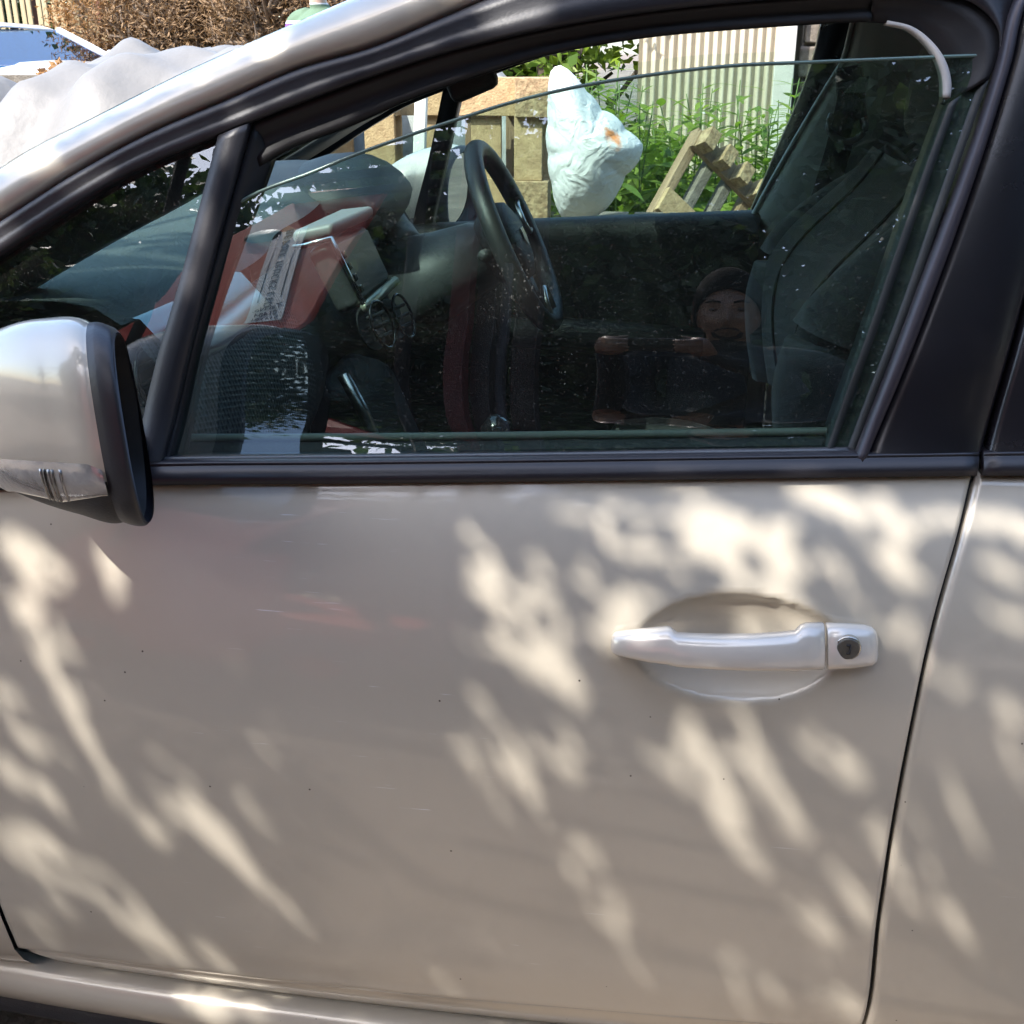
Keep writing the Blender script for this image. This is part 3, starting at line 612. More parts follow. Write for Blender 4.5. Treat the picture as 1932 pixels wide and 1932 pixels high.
# far corner air vents and centre vents
def vent(name, c, n, r, sy=1.):
    n = np.array(n, float); n /= np.linalg.norm(n); s = np.cross(n, [0,0,1.]); s /= np.linalg.norm(s); v = np.cross(s, n); a = np.linspace(0, 2*math.pi, 28, endpoint=False); c = np.array(c, float)
    o = tube(name, [c+r*(math.cos(t)*s*sy+math.sin(t)*v) for t in a], r*.07, GLOSSB, DB, n=8, closed=True)
    for k in (-.45, 0, .45):
        h = math.sqrt(1-k*k)*r*sy*.95; tube('vent_slat', [c-n*.006+v*k*r-s*h, c-n*.006+v*k*r+s*h], r*.09, DARKI, o, n=6)
    disc('vent_back', c-n*.02, r*.98, .004, RUBBER, o, nrm=n)
    return o
vent('air_vent', onY(722, 612, .62), (.9,-.25,.35), .036, .8); vent('air_vent', onY(762, 596, .78), (.9,-.2,.35), .036, .8)
vent('air_vent', onY(712, 408, 1.30), (.9,-.1,.3), .045, .9); vent('air_vent', onY(300, 715, .12), (.9,-.1,.25), .04)
pod = np.array([onY(675, 372, 1.30), onY(700, 388, 1.27), onY(728, 425, 1.2), onY(760, 470, 1.1)]); tube('vent_pod', spl(pod, 12), [.03]*4+[.045]*8, GREYI, DB, n=12, flat=.8)
# touch screen
tl, tr, br_, bl = onY(621, 456, .62), onY(692, 424, .80), onY(739, 526, .80), onY(682, 575, .62)
def scr(name, ins, dep, mat, parent, off=0., th=.05):
    c = (tl+tr+br_+bl)/4; P = np.array([c+(q-c)*ins for q in (tl, tr, br_, bl)]); nrm = np.cross(P[1]-P[0], P[3]-P[0]); nrm /= np.linalg.norm(nrm)
    if nrm[0] < 0: nrm = -nrm
    return prism(name, P+nrm*off, -nrm*th, mat, parent, bevel=dep)
SH = scr('touch_screen', 1.04, .012, M('screen housing', (.05,.052,.055), .35), CAR, 0, .042)
scr('screen_pane', .86, .002, SCREEN, SH, .0025, .006)
sc_c = (tl+tr+br_+bl)/4; nr = np.cross(tr-tl, bl-tl); nr /= np.linalg.norm(nr); nr = nr if nr[0] > 0 else -nr
top = prism('screen_hood', [tl+[-.052,-.014,-.004], tr+[-.048,.014,.002], tr+nr*.012+[0,.012,.004], tl+nr*.012+[0,-.012,.004]], (0,0,.020), M('screen hood', (.20,.21,.21), .45), SH, bevel=.008, segs=3)
tube('screen_side_trim', [tl+[-.05,-.014,-.008], tl+nr*.008+[0,-.014,.004], tl*.5+bl*.5+nr*.008+[0,-.014,0], bl+nr*.008+[0,-.012,0]], .0045, CHROME, SH, n=8)
tube('screen_lower_trim', [bl+nr*.006+[0,0,-.006], br_+nr*.006+[0,0,-.006]], .008, M('pale trim', (.45,.46,.38), .35, .6), SH, n=8)
for k in range(4):
    q = tl*(1-(.25+.18*k))+bl*(.25+.18*k); q = q+(tr-tl)*.05; box('screen_button', q+nr*.006, (.008,.012,.012), GLOSSB, SH, rot=(0, R(-20), 0), bevel=.002)
# centre console
prism('centre_console', [(-.52,.60,.88),(-.44,.60,.86),(-.36,.60,.66),(.20,.60,.60),(.32,.60,.56),(.32,.60,.30),(-.55,.60,.30)], (0,.24,0), DARKI, CAR, bevel=.02)
tube('console_rail', [(-.46,.595,.90),(-.43,.595,.84),(-.37,.595,.68),(-.3,.595,.64)], .010, SATINM, CAR, n=8)
g = tube('gear_lever', [(-.20,.72,.62),(-.22,.72,.70),(-.24,.72,.755)], [.014,.011,.014], CHROME, CAR, n=10)
grid('gear_knob', tubeg([(-.238,.72,.75),(-.242,.72,.765),(-.246,.72,.79),(-.25,.72,.805)], [.016,.026,.026,.008], 12), GLOSSB, g, cv=True, caps=True)
# steering wheel
SWC = np.array([-.255, 1.08, 1.030]); sn = np.array([.905, 0, .425]); su = np.array([-.425, 0, .905]); sy = np.array([0, 1., 0])
a = np.linspace(0, 2*math.pi, 64, endpoint=False); rr = [.172*(1-.06*max(0, -math.sin(t))**6) for t in a]
SW = tube('steering_wheel', [SWC+r_*(math.cos(t)*sy+math.sin(t)*su) for r_, t in zip(rr, a)], .0175, M('wheel leather', (.022,.023,.024), .42, bump=.15, bscale=500), CAR, n=14, closed=True, upd=tuple(sn))
for an in (R(8), R(172), R(270)):
    d = math.cos(an)*sy+math.sin(an)*su; tube('spoke', [SWC+d*.05-sn*.015, SWC+d*.10-sn*.012, SWC+d*.165], [.028,.02,.014], DARKI, SW, n=10, flat=.5, upd=tuple(sn))
for an in (R(8), R(270)):
    d = math.cos(an)*sy+math.sin(an)*su; e = math.cos(an+1.57)*sy+math.sin(an+1.57)*su
    tube('spoke_trim', spl([SWC+d*.155+e*.03+sn*.006, SWC+d*.12+e*.024+sn*.008, SWC+d*.10+sn*.010, SWC+d*.12-e*.024+sn*.008, SWC+d*.155-e*.03+sn*.006], 16), .005, SATINM, SW, n=8)
hubr = [(-.05,.055),(-.03,.072),(0,.076),(.016,.07),(.024,.05),(.027,.0)]
grid('hub', [[SWC+sn*(o-.012)+r_*(math.cos(t)*sy+math.sin(t)*su) for o, r_ in hubr] for t in a], DARKI, SW, cu=True)
prism('wheel_emblem', [SWC+sn*.016+(p[0]*sy+p[1]*su) for p in ((-.014,.016),(.014,.016),(.016,-.004),(0,-.02),(-.016,-.004))], sn*.002, SATINM, SW, bevel=.0008)
grid('column_shroud', tubeg([SWC-sn*.03, SWC-sn*.07, SWC-sn*.14, SWC-sn*.24], [.05,.075,.09,.12], 18, .85), M('shroud', (.045,.048,.052), .45, bump=.1, bscale=400), CAR, cv=True, caps=True)
tube('column_stalk', [SWC-sn*.05+sy*-.05, SWC-sn*.045-sy*.13+su*.01, SWC-sn*.03-sy*.17+su*.012], [.011,.009,.012], DARKI, CAR, n=8)
grid('instrument_hood', [[[-.56+(.10-.02*q*q)*math.cos(t)*(1 if math.cos(t) > 0 else 1.3), 1.08+.165*q, 1.10+(.075*(1-.75*q*q)+.004)*math.sin(t)] for t in np.linspace(0, 2*math.pi, 20, endpoint=False)] for q in np.linspace(-1, 1, 18)], M('hood plastic', (.05,.053,.058), .5, bump=.2, bscale=400), CAR, cv=True, caps=True)
# seats
def seat(y0, dx, near):
    fr = [onY(u, v, .17) for u, v in ((1455, 905), (1445, 800), (1450, 690), (1480, 590), (1545, 510), (1620, 445), (1690, 385), (1745, 320))]
    P = spl(np.array([[p[0]+dx, p[2]] for p in fr]), 22); Yw = np.linspace(-1, 1, 23); G = []
    tang = np.gradient(P, axis=0); tang /= np.linalg.norm(tang, axis=1)[:, None]; nb = np.stack([tang[:, 1], -tang[:, 0]], 1); nb[nb[:, 0] < 0] *= -1
    for i, (p, q) in enumerate(zip(P, nb)):
        t = i/21; hw = .245*(1-.25*max(0, t-.6)**1.5*2); row = []
        for y in Yw:
            ins = .050*(1-abs(y)**3)*(1-.6*t); rnd = .05*max(0, abs(y)-.8)**1.5*8
            row.append([p[0]+q[0]*(ins+rnd), y0+hw*y, p[1]+q[1]*(ins+rnd)])
        for y in Yw[::-1]:
            row.append([p[0]+q[0]*(.13-.04*t), y0+hw*y*.95, p[1]+q[1]*(.13-.04*t)])
        G.append(row)
    G = np.array(G); s_ = grid('passenger_seat' if near else 'driver_seat', G, FABRIC, CAR, cv=True, caps=True)
    # stitched side bolsters
    for k in (0, 22):
        e = G[:, k] if k else G[:, 0]; tube('bolster', e+np.array([.016, .018 if k == 0 else -.018, .004]), np.interp(np.linspace(0, 1, 22), [0,.3,.8,1], [.045,.05,.035,.02]), FABRIC2, s_, n=12)
    tube('piping', G[:, 5]+np.array([-.002, 0, .001]), .002, FABRIC2, s_, n=6); tube('piping', G[:, 17]+np.array([-.002, 0, .001]), .002, FABRIC2, s_, n=6)
    top_ = P[-1]
    h = np.array([[[top_[0]+.055+.045*math.cos(t)*sc+.02*zz, y0+.125*math.copysign(abs(math.sin(t))**.6, math.sin(t))*sc, top_[1]+.005+.135*zz] for t in np.linspace(0, 2*math.pi, 20, endpoint=False)] for zz, sc in ((0,.55),(.1,.86),(.3,1),(.7,1),(.9,.86),(1,.5))])
    grid('headrest', h, FABRIC2, s_, cv=True, caps=True, sub=1)
    for sgn in (-1, 1): tube('headrest_post', [[top_[0]+.06, y0+.05*sgn, top_[1]-.06], [top_[0]+.06, y0+.05*sgn, top_[1]+.03]], .006, CHROME, s_, n=8)
    c = []
    for x in np.linspace(-.34, .16, 16):
        q = (x+.34)/.5; zt = .60+.05*math.sin(math.pi*min(1, q*1.6))*.6-.05*q+(-.05 if q == 0 else 0)
        c.append([[x+dx, y0+.25*y, zt+.035*abs(y)**2.5-.04*max(0, abs(y)-.85)*5] for y in Yw]+[[x+dx, y0+.24*y, .42] for y in Yw[::-1]])
    grid('cushion', c, FABRIC, s_, cv=True, caps=True)
seat(.36, 0, True); seat(1.08, .24, False)
box('rear_bench', (1.12, .72, .72), (.16, 1.25, .75), FABRIC2, CAR, rot=(0, R(14), 0), bevel=.05)
box('belt_buckle', (.05, .60, .70), (.03, .02, .07), DARKI, CAR, bevel=.005)
# grab strap clip under the roof rail, seen against the sky
box('grab_handle_mount', onY(890, 152, .17), (.05, .03, .03), DARKI, CAR, rot=(0, R(-22), 0), bevel=.008)

# ------------------------------------------------------------------ leaves and trees
def leafmesh(P, size, aspect=.55, droop=.4, rng=RNG):
    n = len(P); s = size*rng.uniform(.6, 1.25, n)
    d = rng.normal(size=(n, 3)); d[:, 2] = d[:, 2]*.6-droop; d /= np.linalg.norm(d, axis=1)[:, None]
    r = rng.normal(size=(n, 3)); sd = np.cross(d, r); sd /= np.linalg.norm(sd, axis=1)[:, None]; nm = np.cross(sd, d)
    L = s[:, None]; a = P-d*L*.5; t = P+d*L*.5; m = P-d*L*.05+nm*L*.08
    V = np.stack([a, m+sd*L*aspect*.5, t, m-sd*L*aspect*.5], 1).reshape(-1, 3)
    return V, np.arange(4*n).reshape(n, 4)
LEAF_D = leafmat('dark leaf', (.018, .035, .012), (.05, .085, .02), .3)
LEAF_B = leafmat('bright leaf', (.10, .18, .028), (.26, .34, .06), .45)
LEAF_DEAD = leafmat('dead needles', (.13, .075, .035), (.30, .19, .095), .2, .8)
LEAF_BROWN = leafmat('fallen leaves', (.22, .11, .04), (.42, .25, .11), .25, .8)
BARK = M('bark', (.09, .07, .05), .95, var=.5, vscale=8, bump=.8, bscale=25)
def limb(p0, p1, r0, r1, n=7, wob=.08, k=8):
    t = np.linspace(0, 1, n)[:, None]; P = np.array(p0)*(1-t)+np.array(p1)*t; P[1:-1] += RNG.normal(size=(n-2, 3))*wob
    G = tubeg(P, np.linspace(r0, r1, n), k); V = G.reshape(-1, 3); return V, gridf(n, k, cv=True), P
def tree(name, label, base, h, rx, ry, z0, nl, size, mat, group=None, extra=None, nclump=60, bark=BARK, limbs=9, asp=.55):
    b = np.array(base, float); t = thing(name, label, 'tree', tuple(b), group=group)
    parts = []; V, f, P = limb(b-[0, 0, .05], b+[RNG.uniform(-.2, .2), 0, h*.8], .03*h, .012*h, 9, .05*h/5, 10); parts.append((V, f))
    for i in range(limbs):
        q = P[2+i % 6]; an = RNG.uniform(0, 6.28); e = q+[math.cos(an)*rx*.8, math.sin(an)*ry*.8, RNG.uniform(.2, .9)]; parts.append(limb(q, e, .012*h, .004*h)[:2])
    if extra is not None:
        for p0, p1, r0, r1 in extra[0]: parts.append(limb(p0, p1, r0, r1, 9, .03)[:2])
    V, f = joinm(parts); mob('trunk', V, f, bark, t)
    c = RNG.normal(size=(nclump, 3)); c /= np.linalg.norm(c, axis=1)[:, None]; c *= RNG.uniform(.35, 1., nclump)[:, None]**.6
    cen = b+np.array([0, 0, (z0+h)/2])+c*np.array([rx, ry, (h-z0)/2]); k = RNG.integers(0, nclump, nl)
    Pq = cen[k]+RNG.normal(size=(nl, 3))*np.array([rx, ry, (h-z0)/2])*.16
    V, f = leafmesh(Pq, size, asp)
    if extra is not None:
        V2, f2 = leafmesh(extra[1], .030, .75); f = np.r_[f, f2+len(V)]; V = np.r_[V, V2]
    raw('crown', V, f, mat, t); return t
# patches of the car left sunlit: gaps between the twigs of the overhanging bough (u0, v0, u1, v1, half width)
GAPS = [(1280,955,1470,985,34),(1330,1010,1480,1075,44),(1170,1005,1260,1070,22),(1110,1085,1190,1150,18),(868,1000,930,1060,15),(890,1075,1010,1180,26),(965,1200,1085,1300,34),(1395,1130,1500,1180,34),
 (1560,940,1650,960,12),(1620,975,1700,1010,20),(1690,930,1800,960,24),(1575,1050,1590,1100,12),(1650,1060,1750,1100,9),(1840,940,1940,985,26),(1850,1050,1940,1100,16),(1810,1290,1935,1360,22),(1850,1150,1930,1180,10),
 (890,1330,990,1480,20),(990,1480,1022,1540,12),(862,1400,960,1550,5),(1075,1640,1110,1600,15),(1125,1680,1175,1750,12),(1300,1375,1380,1560,25),(1380,1560,1462,1680,13),(1268,1400,1290,1500,6),(1385,1330,1460,1440,8),(1400,1400,1480,1520,6),
 (1500,1370,1630,1470,20),(1440,1470,1540,1600,12),(1540,1600,1640,1740,16),(1500,1700,1590,1790,14),(1660,1560,1720,1720,10),(1745,1640,1805,1760,10),(1570,1870,1650,1920,10),(1385,1780,1400,1900,10),(1200,1810,1235,1890,9),(1300,1790,1330,1870,9),(1450,1850,1480,1910,8),(1700,1450,1760,1600,8),(1800,1480,1850,1600,8),(1590,1450,1660,1520,10),
 (0,1010,110,1090,26),(20,1120,90,1240,8),(185,1035,225,1085,13),(215,1100,235,1160,7),(95,1190,130,1240,8),(0,1290,70,1420,14),(150,1380,220,1460,5),(0,1440,100,1510,18),(10,1570,180,1670,26),(150,1620,270,1720,9),(225,1710,380,1860,22),(305,1430,390,1540,7),(395,1560,510,1690,12),(385,1780,480,1900,7),(540,1690,590,1770,8),(620,1780,670,1850,8),(510,1840,560,1900,6),(830,1830,860,1890,9),(720,1870,750,1920,7),
 (400,1905,700,1930,26),(60,1860,200,1890,10),(1240,870,1330,885,8),(1480,872,1560,880,6),(1500,905,1640,915,10),(1120,930,1200,945,12),(1040,950,1080,960,8),(1150,1190,1260,1240,14),(1340,1200,1450,1230,16),(1720,1180,1760,1300,9)]
def streaks(n, u0, u1, v0, v1, dx, dy, l0, l1, w0, w1):
    for _ in range(n):
        u, v, l = random.uniform(u0, u1), random.uniform(v0, v1), random.uniform(l0, l1); k = random.gauss(0, .12); q = math.hypot(dx, dy); GAPS.append((u, v, u+l*(dx/q+k), v+l*dy/q, random.uniform(w0, w1)))
streaks(34, 1060, 1900, 1330, 1860, 175, 320, 50, 190, -5, 5); streaks(26, -20, 480, 1080, 1860, 190, 235, 60, 200, -5, 5); streaks(30, 1060, 1930, 915, 1190, 130, 120, 20, 80, -3, 8); streaks(12, 850, 1080, 990, 1560, 130, 230, 40, 130, -5, 5); streaks(10, 560, 1200, 1600, 1900, 175, 300, 40, 120, -6, 2)
GA = np.array(GAPS, float)
def ongap(P):
    t = (-.05-P[:, 1])/SUN[1]; Q = P+SUN*t[:, None]
    for _ in range(2):
        y = S(Q[:, 0], np.clip(Q[:, 2], .25, 1.5)); t = (y-P[:, 1])/SUN[1]; Q = P+SUN*t[:, None]
    u, v = proj(Q); hit = np.zeros(len(P), bool)
    for a, b, c, d, w_ in GA:
        dx, dy = c-a, d-b; k = np.clip(((u-a)*dx+(v-b)*dy)/(dx*dx+dy*dy), 0, 1)
        hit |= (u-a-k*dx)**2+((v-b-k*dy))**2 < np.maximum(3, w_+17+RNG.normal(size=len(P))*5)**2
    return hit, u, v, Q
def bough(n, z0, z1, t0, t1):
    x = RNG.uniform(-1.15, 1.0, n); z = RNG.uniform(z0, z1, n); T = np.stack([x, S(x, np.clip(z, .25, 1.5)), z], 1)
    P = T-SUN*RNG.uniform(t0, t1, n)[:, None]; h, u, v, Q = ongap(P)
    h |= (T[:, 2] > 1.1) & (T[:, 0] < -.1) & (np.sin(T[:, 0]*23+3*np.sin(T[:, 2]*31)+1.) > .45)
    return P[~h | (RNG.uniform(size=n) < .02)]
Pb = np.r_[bough(125000, .12, 1.06, 2.55, 3.2), bough(30000, 1.02, 1.62, 2.5, 3.2)]
xh = RNG.uniform(-2.0, -.6, 9000); Pb = np.r_[Pb, np.stack([xh, np.full(9000, -.05), RNG.uniform(2.6, 3.5, 9000)], 1)-SUN*RNG.uniform(2.4, 3.4, 9000)[:, None]]  # extra high leaf clump, out of view, added to shade the far door card
arms = [((-4.1,-3.0,2.6), (-1.5,-1.6,3.1), .05, .012), ((-4.1,-3.0,3.6), (-2.6,-1.6,5.0), .05, .012), ((-4.1,-3.0,3.0), (-2.1,-1.6,2.7), .04, .01), ((-4.1,-3.0,2.9), (-.8,-1.5,3.1), .045, .01), ((-1.7,-1.9,3.0), (-.7,-1.5,2.5), .015, .005), ((-1.8,-1.9,2.9), (-2.1,-1.5,2.4), .015, .005)]
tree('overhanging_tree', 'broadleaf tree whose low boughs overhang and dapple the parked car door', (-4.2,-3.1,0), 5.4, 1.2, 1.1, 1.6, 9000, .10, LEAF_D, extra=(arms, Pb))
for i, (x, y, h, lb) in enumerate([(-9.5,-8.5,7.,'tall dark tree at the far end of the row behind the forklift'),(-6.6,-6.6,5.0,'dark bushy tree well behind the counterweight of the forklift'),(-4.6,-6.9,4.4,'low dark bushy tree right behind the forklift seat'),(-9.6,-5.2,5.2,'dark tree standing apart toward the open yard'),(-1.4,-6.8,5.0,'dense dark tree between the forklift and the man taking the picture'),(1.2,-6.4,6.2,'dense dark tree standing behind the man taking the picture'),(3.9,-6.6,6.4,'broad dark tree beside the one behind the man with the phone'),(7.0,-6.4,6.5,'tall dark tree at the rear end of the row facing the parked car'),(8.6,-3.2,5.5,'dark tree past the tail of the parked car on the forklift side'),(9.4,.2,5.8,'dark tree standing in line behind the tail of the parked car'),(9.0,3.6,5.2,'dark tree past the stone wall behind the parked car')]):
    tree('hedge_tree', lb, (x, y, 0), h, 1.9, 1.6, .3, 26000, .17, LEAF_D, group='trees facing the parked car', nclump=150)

# ------------------------------------------------------------------ red forklift facing the car window
RED = M('forklift red paint', (.62, .075, .048), .6, coat=.0, spec=.25, col2=(.50,.06,.04), vscale=5, coat_rough=.2, rvar=.1)
FK = thing('forklift', 'red forklift truck with tall cab panel, white notice and dark mast', 'forklift', (-1.20,-2.52,0), (0,0,R(16)))
kl = dict(parent=FK, keep=False)
prism('chassis', [(-.75,-.5,.18),(.6,-.5,.18),(.6,-.5,.62),(.1,-.5,.70),(-.55,-.5,.95),(-.78,-.5,.85)], (0,1.0,0), RED, bevel=.03, **kl)
prism('counterweight', [(-.78,-.48,.25),(-.80,-.48,.95),(-1.0,-.48,.90),(-1.08,-.48,.6),(-1.02,-.48,.25)], (0,.96,0), RED, bevel=.05, **kl)
# tall side panel carrying the notice, with a rounded port
tz = lambda x, z, o=0.: (x, .50-(z-1.25)*.60+o*.857, z+o*.514)
pan = prism('cab_panel', [tz(-.80,1.25), tz(.06,1.25), tz(.0,2.62), tz(-.42,2.64), tz(-.84,2.2)], (0,-.03,-.01), RED, bevel=.01, **kl)
prism('lower_panel', [(-.74,.51,.78),(.28,.51,.66),(.28,.48,1.25),(-.80,.48,1.25)], (0,.03,0), RED, bevel=.01, **kl)
prism('panel_port', [tz(-.50+.10*math.cos(t), 2.30+.05*math.sin(t), .004) for t in np.linspace(0, 6.28, 20, endpoint=False)], (0,.006,.0), RUBBER, bevel=.0, **kl)
sl_ = math.atan(.60)
SIGN = box('notice', (0,0,0), (.165,.74,.004), M('notice white', (.80,.82,.84), .45, var=.06), bevel=.001, **kl)
SIGN.location = tz(-.26, 2.02, .006); SIGN.rotation_euler = (Matrix(((-1,0,0),(0,-math.sin(sl_),math.cos(sl_)),(0,math.cos(sl_),math.sin(sl_)))).to_4x4() @ Matrix.Rotation(R(-16), 4, 'Z')).to_euler()
INK = M('notice ink', (.02,.03,.12), .6)
def text(body, size, loc, rot, sp=1.):
    c = bpy.data.curves.new('lettering', 'FONT'); c.body = body; c.size = size; c.extrude = .0008; c.align_x = 'CENTER'; c.align_y = 'CENTER'; c.materials.append(INK)
    c.space_character = sp; t = bpy.data.objects.new('tmp_text', c); COL.objects.link(t); dg = bpy.context.evaluated_depsgraph_get(); me = bpy.data.meshes.new_from_object(t.evaluated_get(dg)); bpy.data.objects.remove(t)
    o = bpy.data.objects.new('lettering', me); o.location = loc; o.rotation_euler = rot; COL.objects.link(o); o.parent = SIGN; return o
text('ELF FORK TRUCKS LTD', .050, (0,.070,.003), (0,0,R(-90)), 1.22)
text('Tel No.', .042, (0,-.245,.003), (0,0,0)); text('01484', .042, (0,-.287,.003), (0,0,0)); text('511101', .042, (0,-.329,.003), (0,0,0))
for x in (-.052, .052): box('notice_rule', (x,.08,.0028), (.004,.54,.001), INK, SIGN, bevel=0, keep=False)
for x, y, x2 in ((.62,-.46,.62),(.62,.46,.62),(-.62,-.46,-.45),(-.62,.46,-.45)): tube('guard_post', [(x,y,.62),(x2,y,2.55)], .026, M('forklift black', (.02,.02,.02), .9, spec=.2), n=8, **kl)
for y in np.linspace(-.46, .46, 6): box('guard_bar', (.08,y,2.57), (1.12,.03,.04), M('forklift black', (0,0,0)), bevel=.004, **kl)
for y in (-.28,.28,-.2,.2): box('mast_rail', (.72 if abs(y) > .25 else .78, y, 1.35), (.07,.05,2.6), M('mast red', (.13,.018,.014), .5, var=.3) if y == .28 else M('mast steel', (.06,.045,.042), .45, .3, var=.4, vscale=9), bevel=.004, **kl)
for z in (.35,1.1,2.1): box('mast_cross_bar', (.70,0,z), (.05,.62,.08), M('mast steel', (0,0,0)), bevel=.004, **kl)
tube('lift_cylinder', [(.74,.0,.25),(.74,.0,2.0)], .035, M('mast steel', (0,0,0)), n=12, **kl)
box('fork_carriage', (.85,0,.35), (.05,.8,.4), M('mast steel', (0,0,0)), bevel=.005, **kl)
for y in (-.25,.25): prism('fork', [(.88,y-.06,.6),(.92,y-.06,.6),(.92,y-.06,.06),(1.6,y-.06,.03),(1.6,y-.06,.02),(.88,y-.06,.02)], (0,.12,0), M('mast steel', (0,0,0)), bevel=.004, **kl)
prism('driver_seat', [(-.45,-.22,.95),(-.05,-.22,.92),(-.05,-.22,1.02),(-.36,-.22,1.06),(-.46,-.22,1.5),(-.56,-.22,1.5)], (0,.44,0), M('forklift black', (0,0,0)), bevel=.03, **kl)
tube('steering_wheel', [(.18+.12*math.cos(t)*.8, .14*math.sin(t), 1.12-.12*math.cos(t)*.4) for t in np.linspace(0, 6.28, 24, endpoint=False)], .013, PLAST, n=8, closed=True, **kl)
tube('steering_column', [(.3,0,.65),(.18,0,1.12)], .03, PLAST, n=8, **kl)
for x, r in ((.42,.27),(-.62,.22)):
    for y in (-.47,.47):
        a = np.linspace(0, 6.283, 28, endpoint=False)
        wh = grid('wheel', [[[x+q*math.cos(t), y+o, r+q*math.sin(t)] for q, o in ((.4*r,-.09),(.9*r,-.09),(r,-.06),(r,.06),(.9*r,.09),(.4*r,.09))] for t in a], TYRE, cu=True, **kl)
        grid('rim', [[[x+q*math.cos(t), y+o, r+q*math.sin(t)] for q, o in ((.42*r,-.085),(.2*r,-.05),(.0,-.05),(0,.05),(.2*r,.05),(.42*r,.085))] for t in a], RED, wh, cu=True, keep=False)

# ------------------------------------------------------------------ people
def remesh_body(name, chains, extra, voxel, matf, mats, parent):
    parts = []
    for P, r in chains:
        P = np.array(P, float); n = max(6, int(sum(np.linalg.norm(np.diff(P, axis=0), axis=1))/.02)); Q = spl(P, n) if len(P) > 2 else resamp(P, n)
        d = np.r_[0, np.cumsum(np.linalg.norm(np.diff(P, axis=0), axis=1))]; rq = hermite(d, r, np.linspace(0, d[-1], n)) if len(P) > 2 else np.interp(np.linspace(0, 1, n), [0, 1], r)
        T0 = Q[0]-(Q[1]-Q[0])/np.linalg.norm(Q[1]-Q[0])*rq[0]*.7; T1 = Q[-1]+(Q[-1]-Q[-2])/np.linalg.norm(Q[-1]-Q[-2])*rq[-1]*.7
        Q = np.r_[[T0], Q, [T1]]; rq = np.r_[rq[0]*.45, rq, rq[-1]*.45]
        G = tubeg(Q, rq, 14); m = len(Q); parts.append((G.reshape(-1, 3), gridf(m, 14, cv=True)+[tuple(range(14))[::-1], tuple((m-1)*14+j for j in range(14))]))
    parts += extra; V, f = joinm(parts)
    o = mob(name+'_tmp', V, f, None, None, smooth=False)
    rm = o.modifiers.new('r', 'REMESH'); rm.mode = 'VOXEL'; rm.voxel_size = voxel; sm = o.modifiers.new('s', 'SMOOTH'); sm.factor = .5; sm.iterations = 5
    dg = bpy.context.evaluated_depsgraph_get(); me = bpy.data.meshes.new_from_object(o.evaluated_get(dg)); bpy.data.objects.remove(o)
    for q in mats: me.materials.append(q)
    n = len(me.polygons); c = np.zeros(n*3); me.polygons.foreach_get('center', c); c = c.reshape(-1, 3)
    me.polygons.foreach_set('material_index', matf(c).astype(np.int32)); me.polygons.foreach_set('use_smooth', np.ones(n, bool))
    b = bpy.data.objects.new(name, me); return link(b, parent, False)
def head_mesh(c, ax, s=1.):                      # ax: 3x3 columns right, forward, up
    n, m = 40, 56; V = []
    for i in range(n):
        th = math.pi*(i+.5)/n
        for j in range(m):
            ph = 2*math.pi*j/m; x = math.sin(th)*math.cos(ph); y = math.sin(th)*math.sin(ph); z = math.cos(th)
            p = np.array([x*.076, y*.095, z*.118])
            if z < 0: p[0] *= 1-.28*z*z; p[1] *= 1-.12*z*z if y > 0 else 1+.55*z
            if y > 0:
                g = lambda cx, cz, sx, sz: math.exp(-((x*.076-cx)/sx)**2-((z*.118-cz)/sz)**2)
                p[1] += .024*g(0,-.022,.011,.016)+.012*g(0,.0,.008,.024)+.006*g(0,.028,.05,.010)-.011*(g(-.031,.008,.015,.010)+g(.031,.008,.015,.010))
                p[1] += .007*g(0,-.055,.026,.007)-.004*g(0,-.060,.022,.003)+.007*g(0,-.067,.022,.006)+.010*g(0,-.10,.03,.016)
                p[1] += .004*(g(-.042,-.02,.018,.02)+g(.042,-.02,.018,.02))
            V.append(np.array(c)+s*(ax@p))
    f = gridf(n, m, cv=True)+[tuple(range(m)), tuple((n-1)*m+j for j in range(m))[::-1]]
    out = [(V, f)]
    for sg in (-1, 1):
        e = []
        for i in range(8):
            for j in range(10):
                th = math.pi*(i+.5)/8; ph = 2*math.pi*j/10; e.append(np.array(c)+s*(ax@np.array([sg*.080+.008*math.cos(th), -.008+.018*math.sin(th)*math.cos(ph), -.005+.031*math.sin(th)*math.sin(ph)])))
        out.append((e, gridf(8, 10, cv=True)+[tuple(range(10)), tuple(70+j for j in range(10))[::-1]]))
    return out
def hair_cap(name, c, ax, mat, parent, s=1., low=-.2):
    G = []
    for i in range(16):
        th = (math.pi*.62)*(i/15)+.02; row = []
        for j in range(32):
            ph = 2*math.pi*j/32; lim = th*(1-.47*max(0, math.sin(ph))**.8)*(1+.12*max(0, -math.sin(ph)))
            x = math.sin(lim)*math.cos(ph); y = math.sin(lim)*math.sin(ph); z = math.cos(lim); k = 1.06-.04*(i/15)**4
            row.append(np.array(c)+s*(ax@np.array([x*.080*k, y*.099*k, z*.120*k+.004])))
        G.append(row)
    return grid(name, G, mat, parent, cv=True, solid=.006, keep=False)
SKIN = M('skin', (.19, .10, .062), .5, var=.15, vscale=12); SKIN2 = M('fair skin', (.5,.33,.25), .5, var=.1)
HAIR = M('black hair', (.003,.003,.003), .95, bump=.2, bscale=160, spec=.1); BLACKC = M('black cloth', (.010,.011,.014), .9, var=.5, vscale=9, bump=.9, bscale=14)
DENIM = M('dark denim', (.02,.03,.055), .9, var=.3, vscale=14, bump=.2, bscale=60)
def axes(yaw, pit): return np.array((Euler((0,0,yaw)).to_matrix() @ Euler((pit,0,0)).to_matrix()))
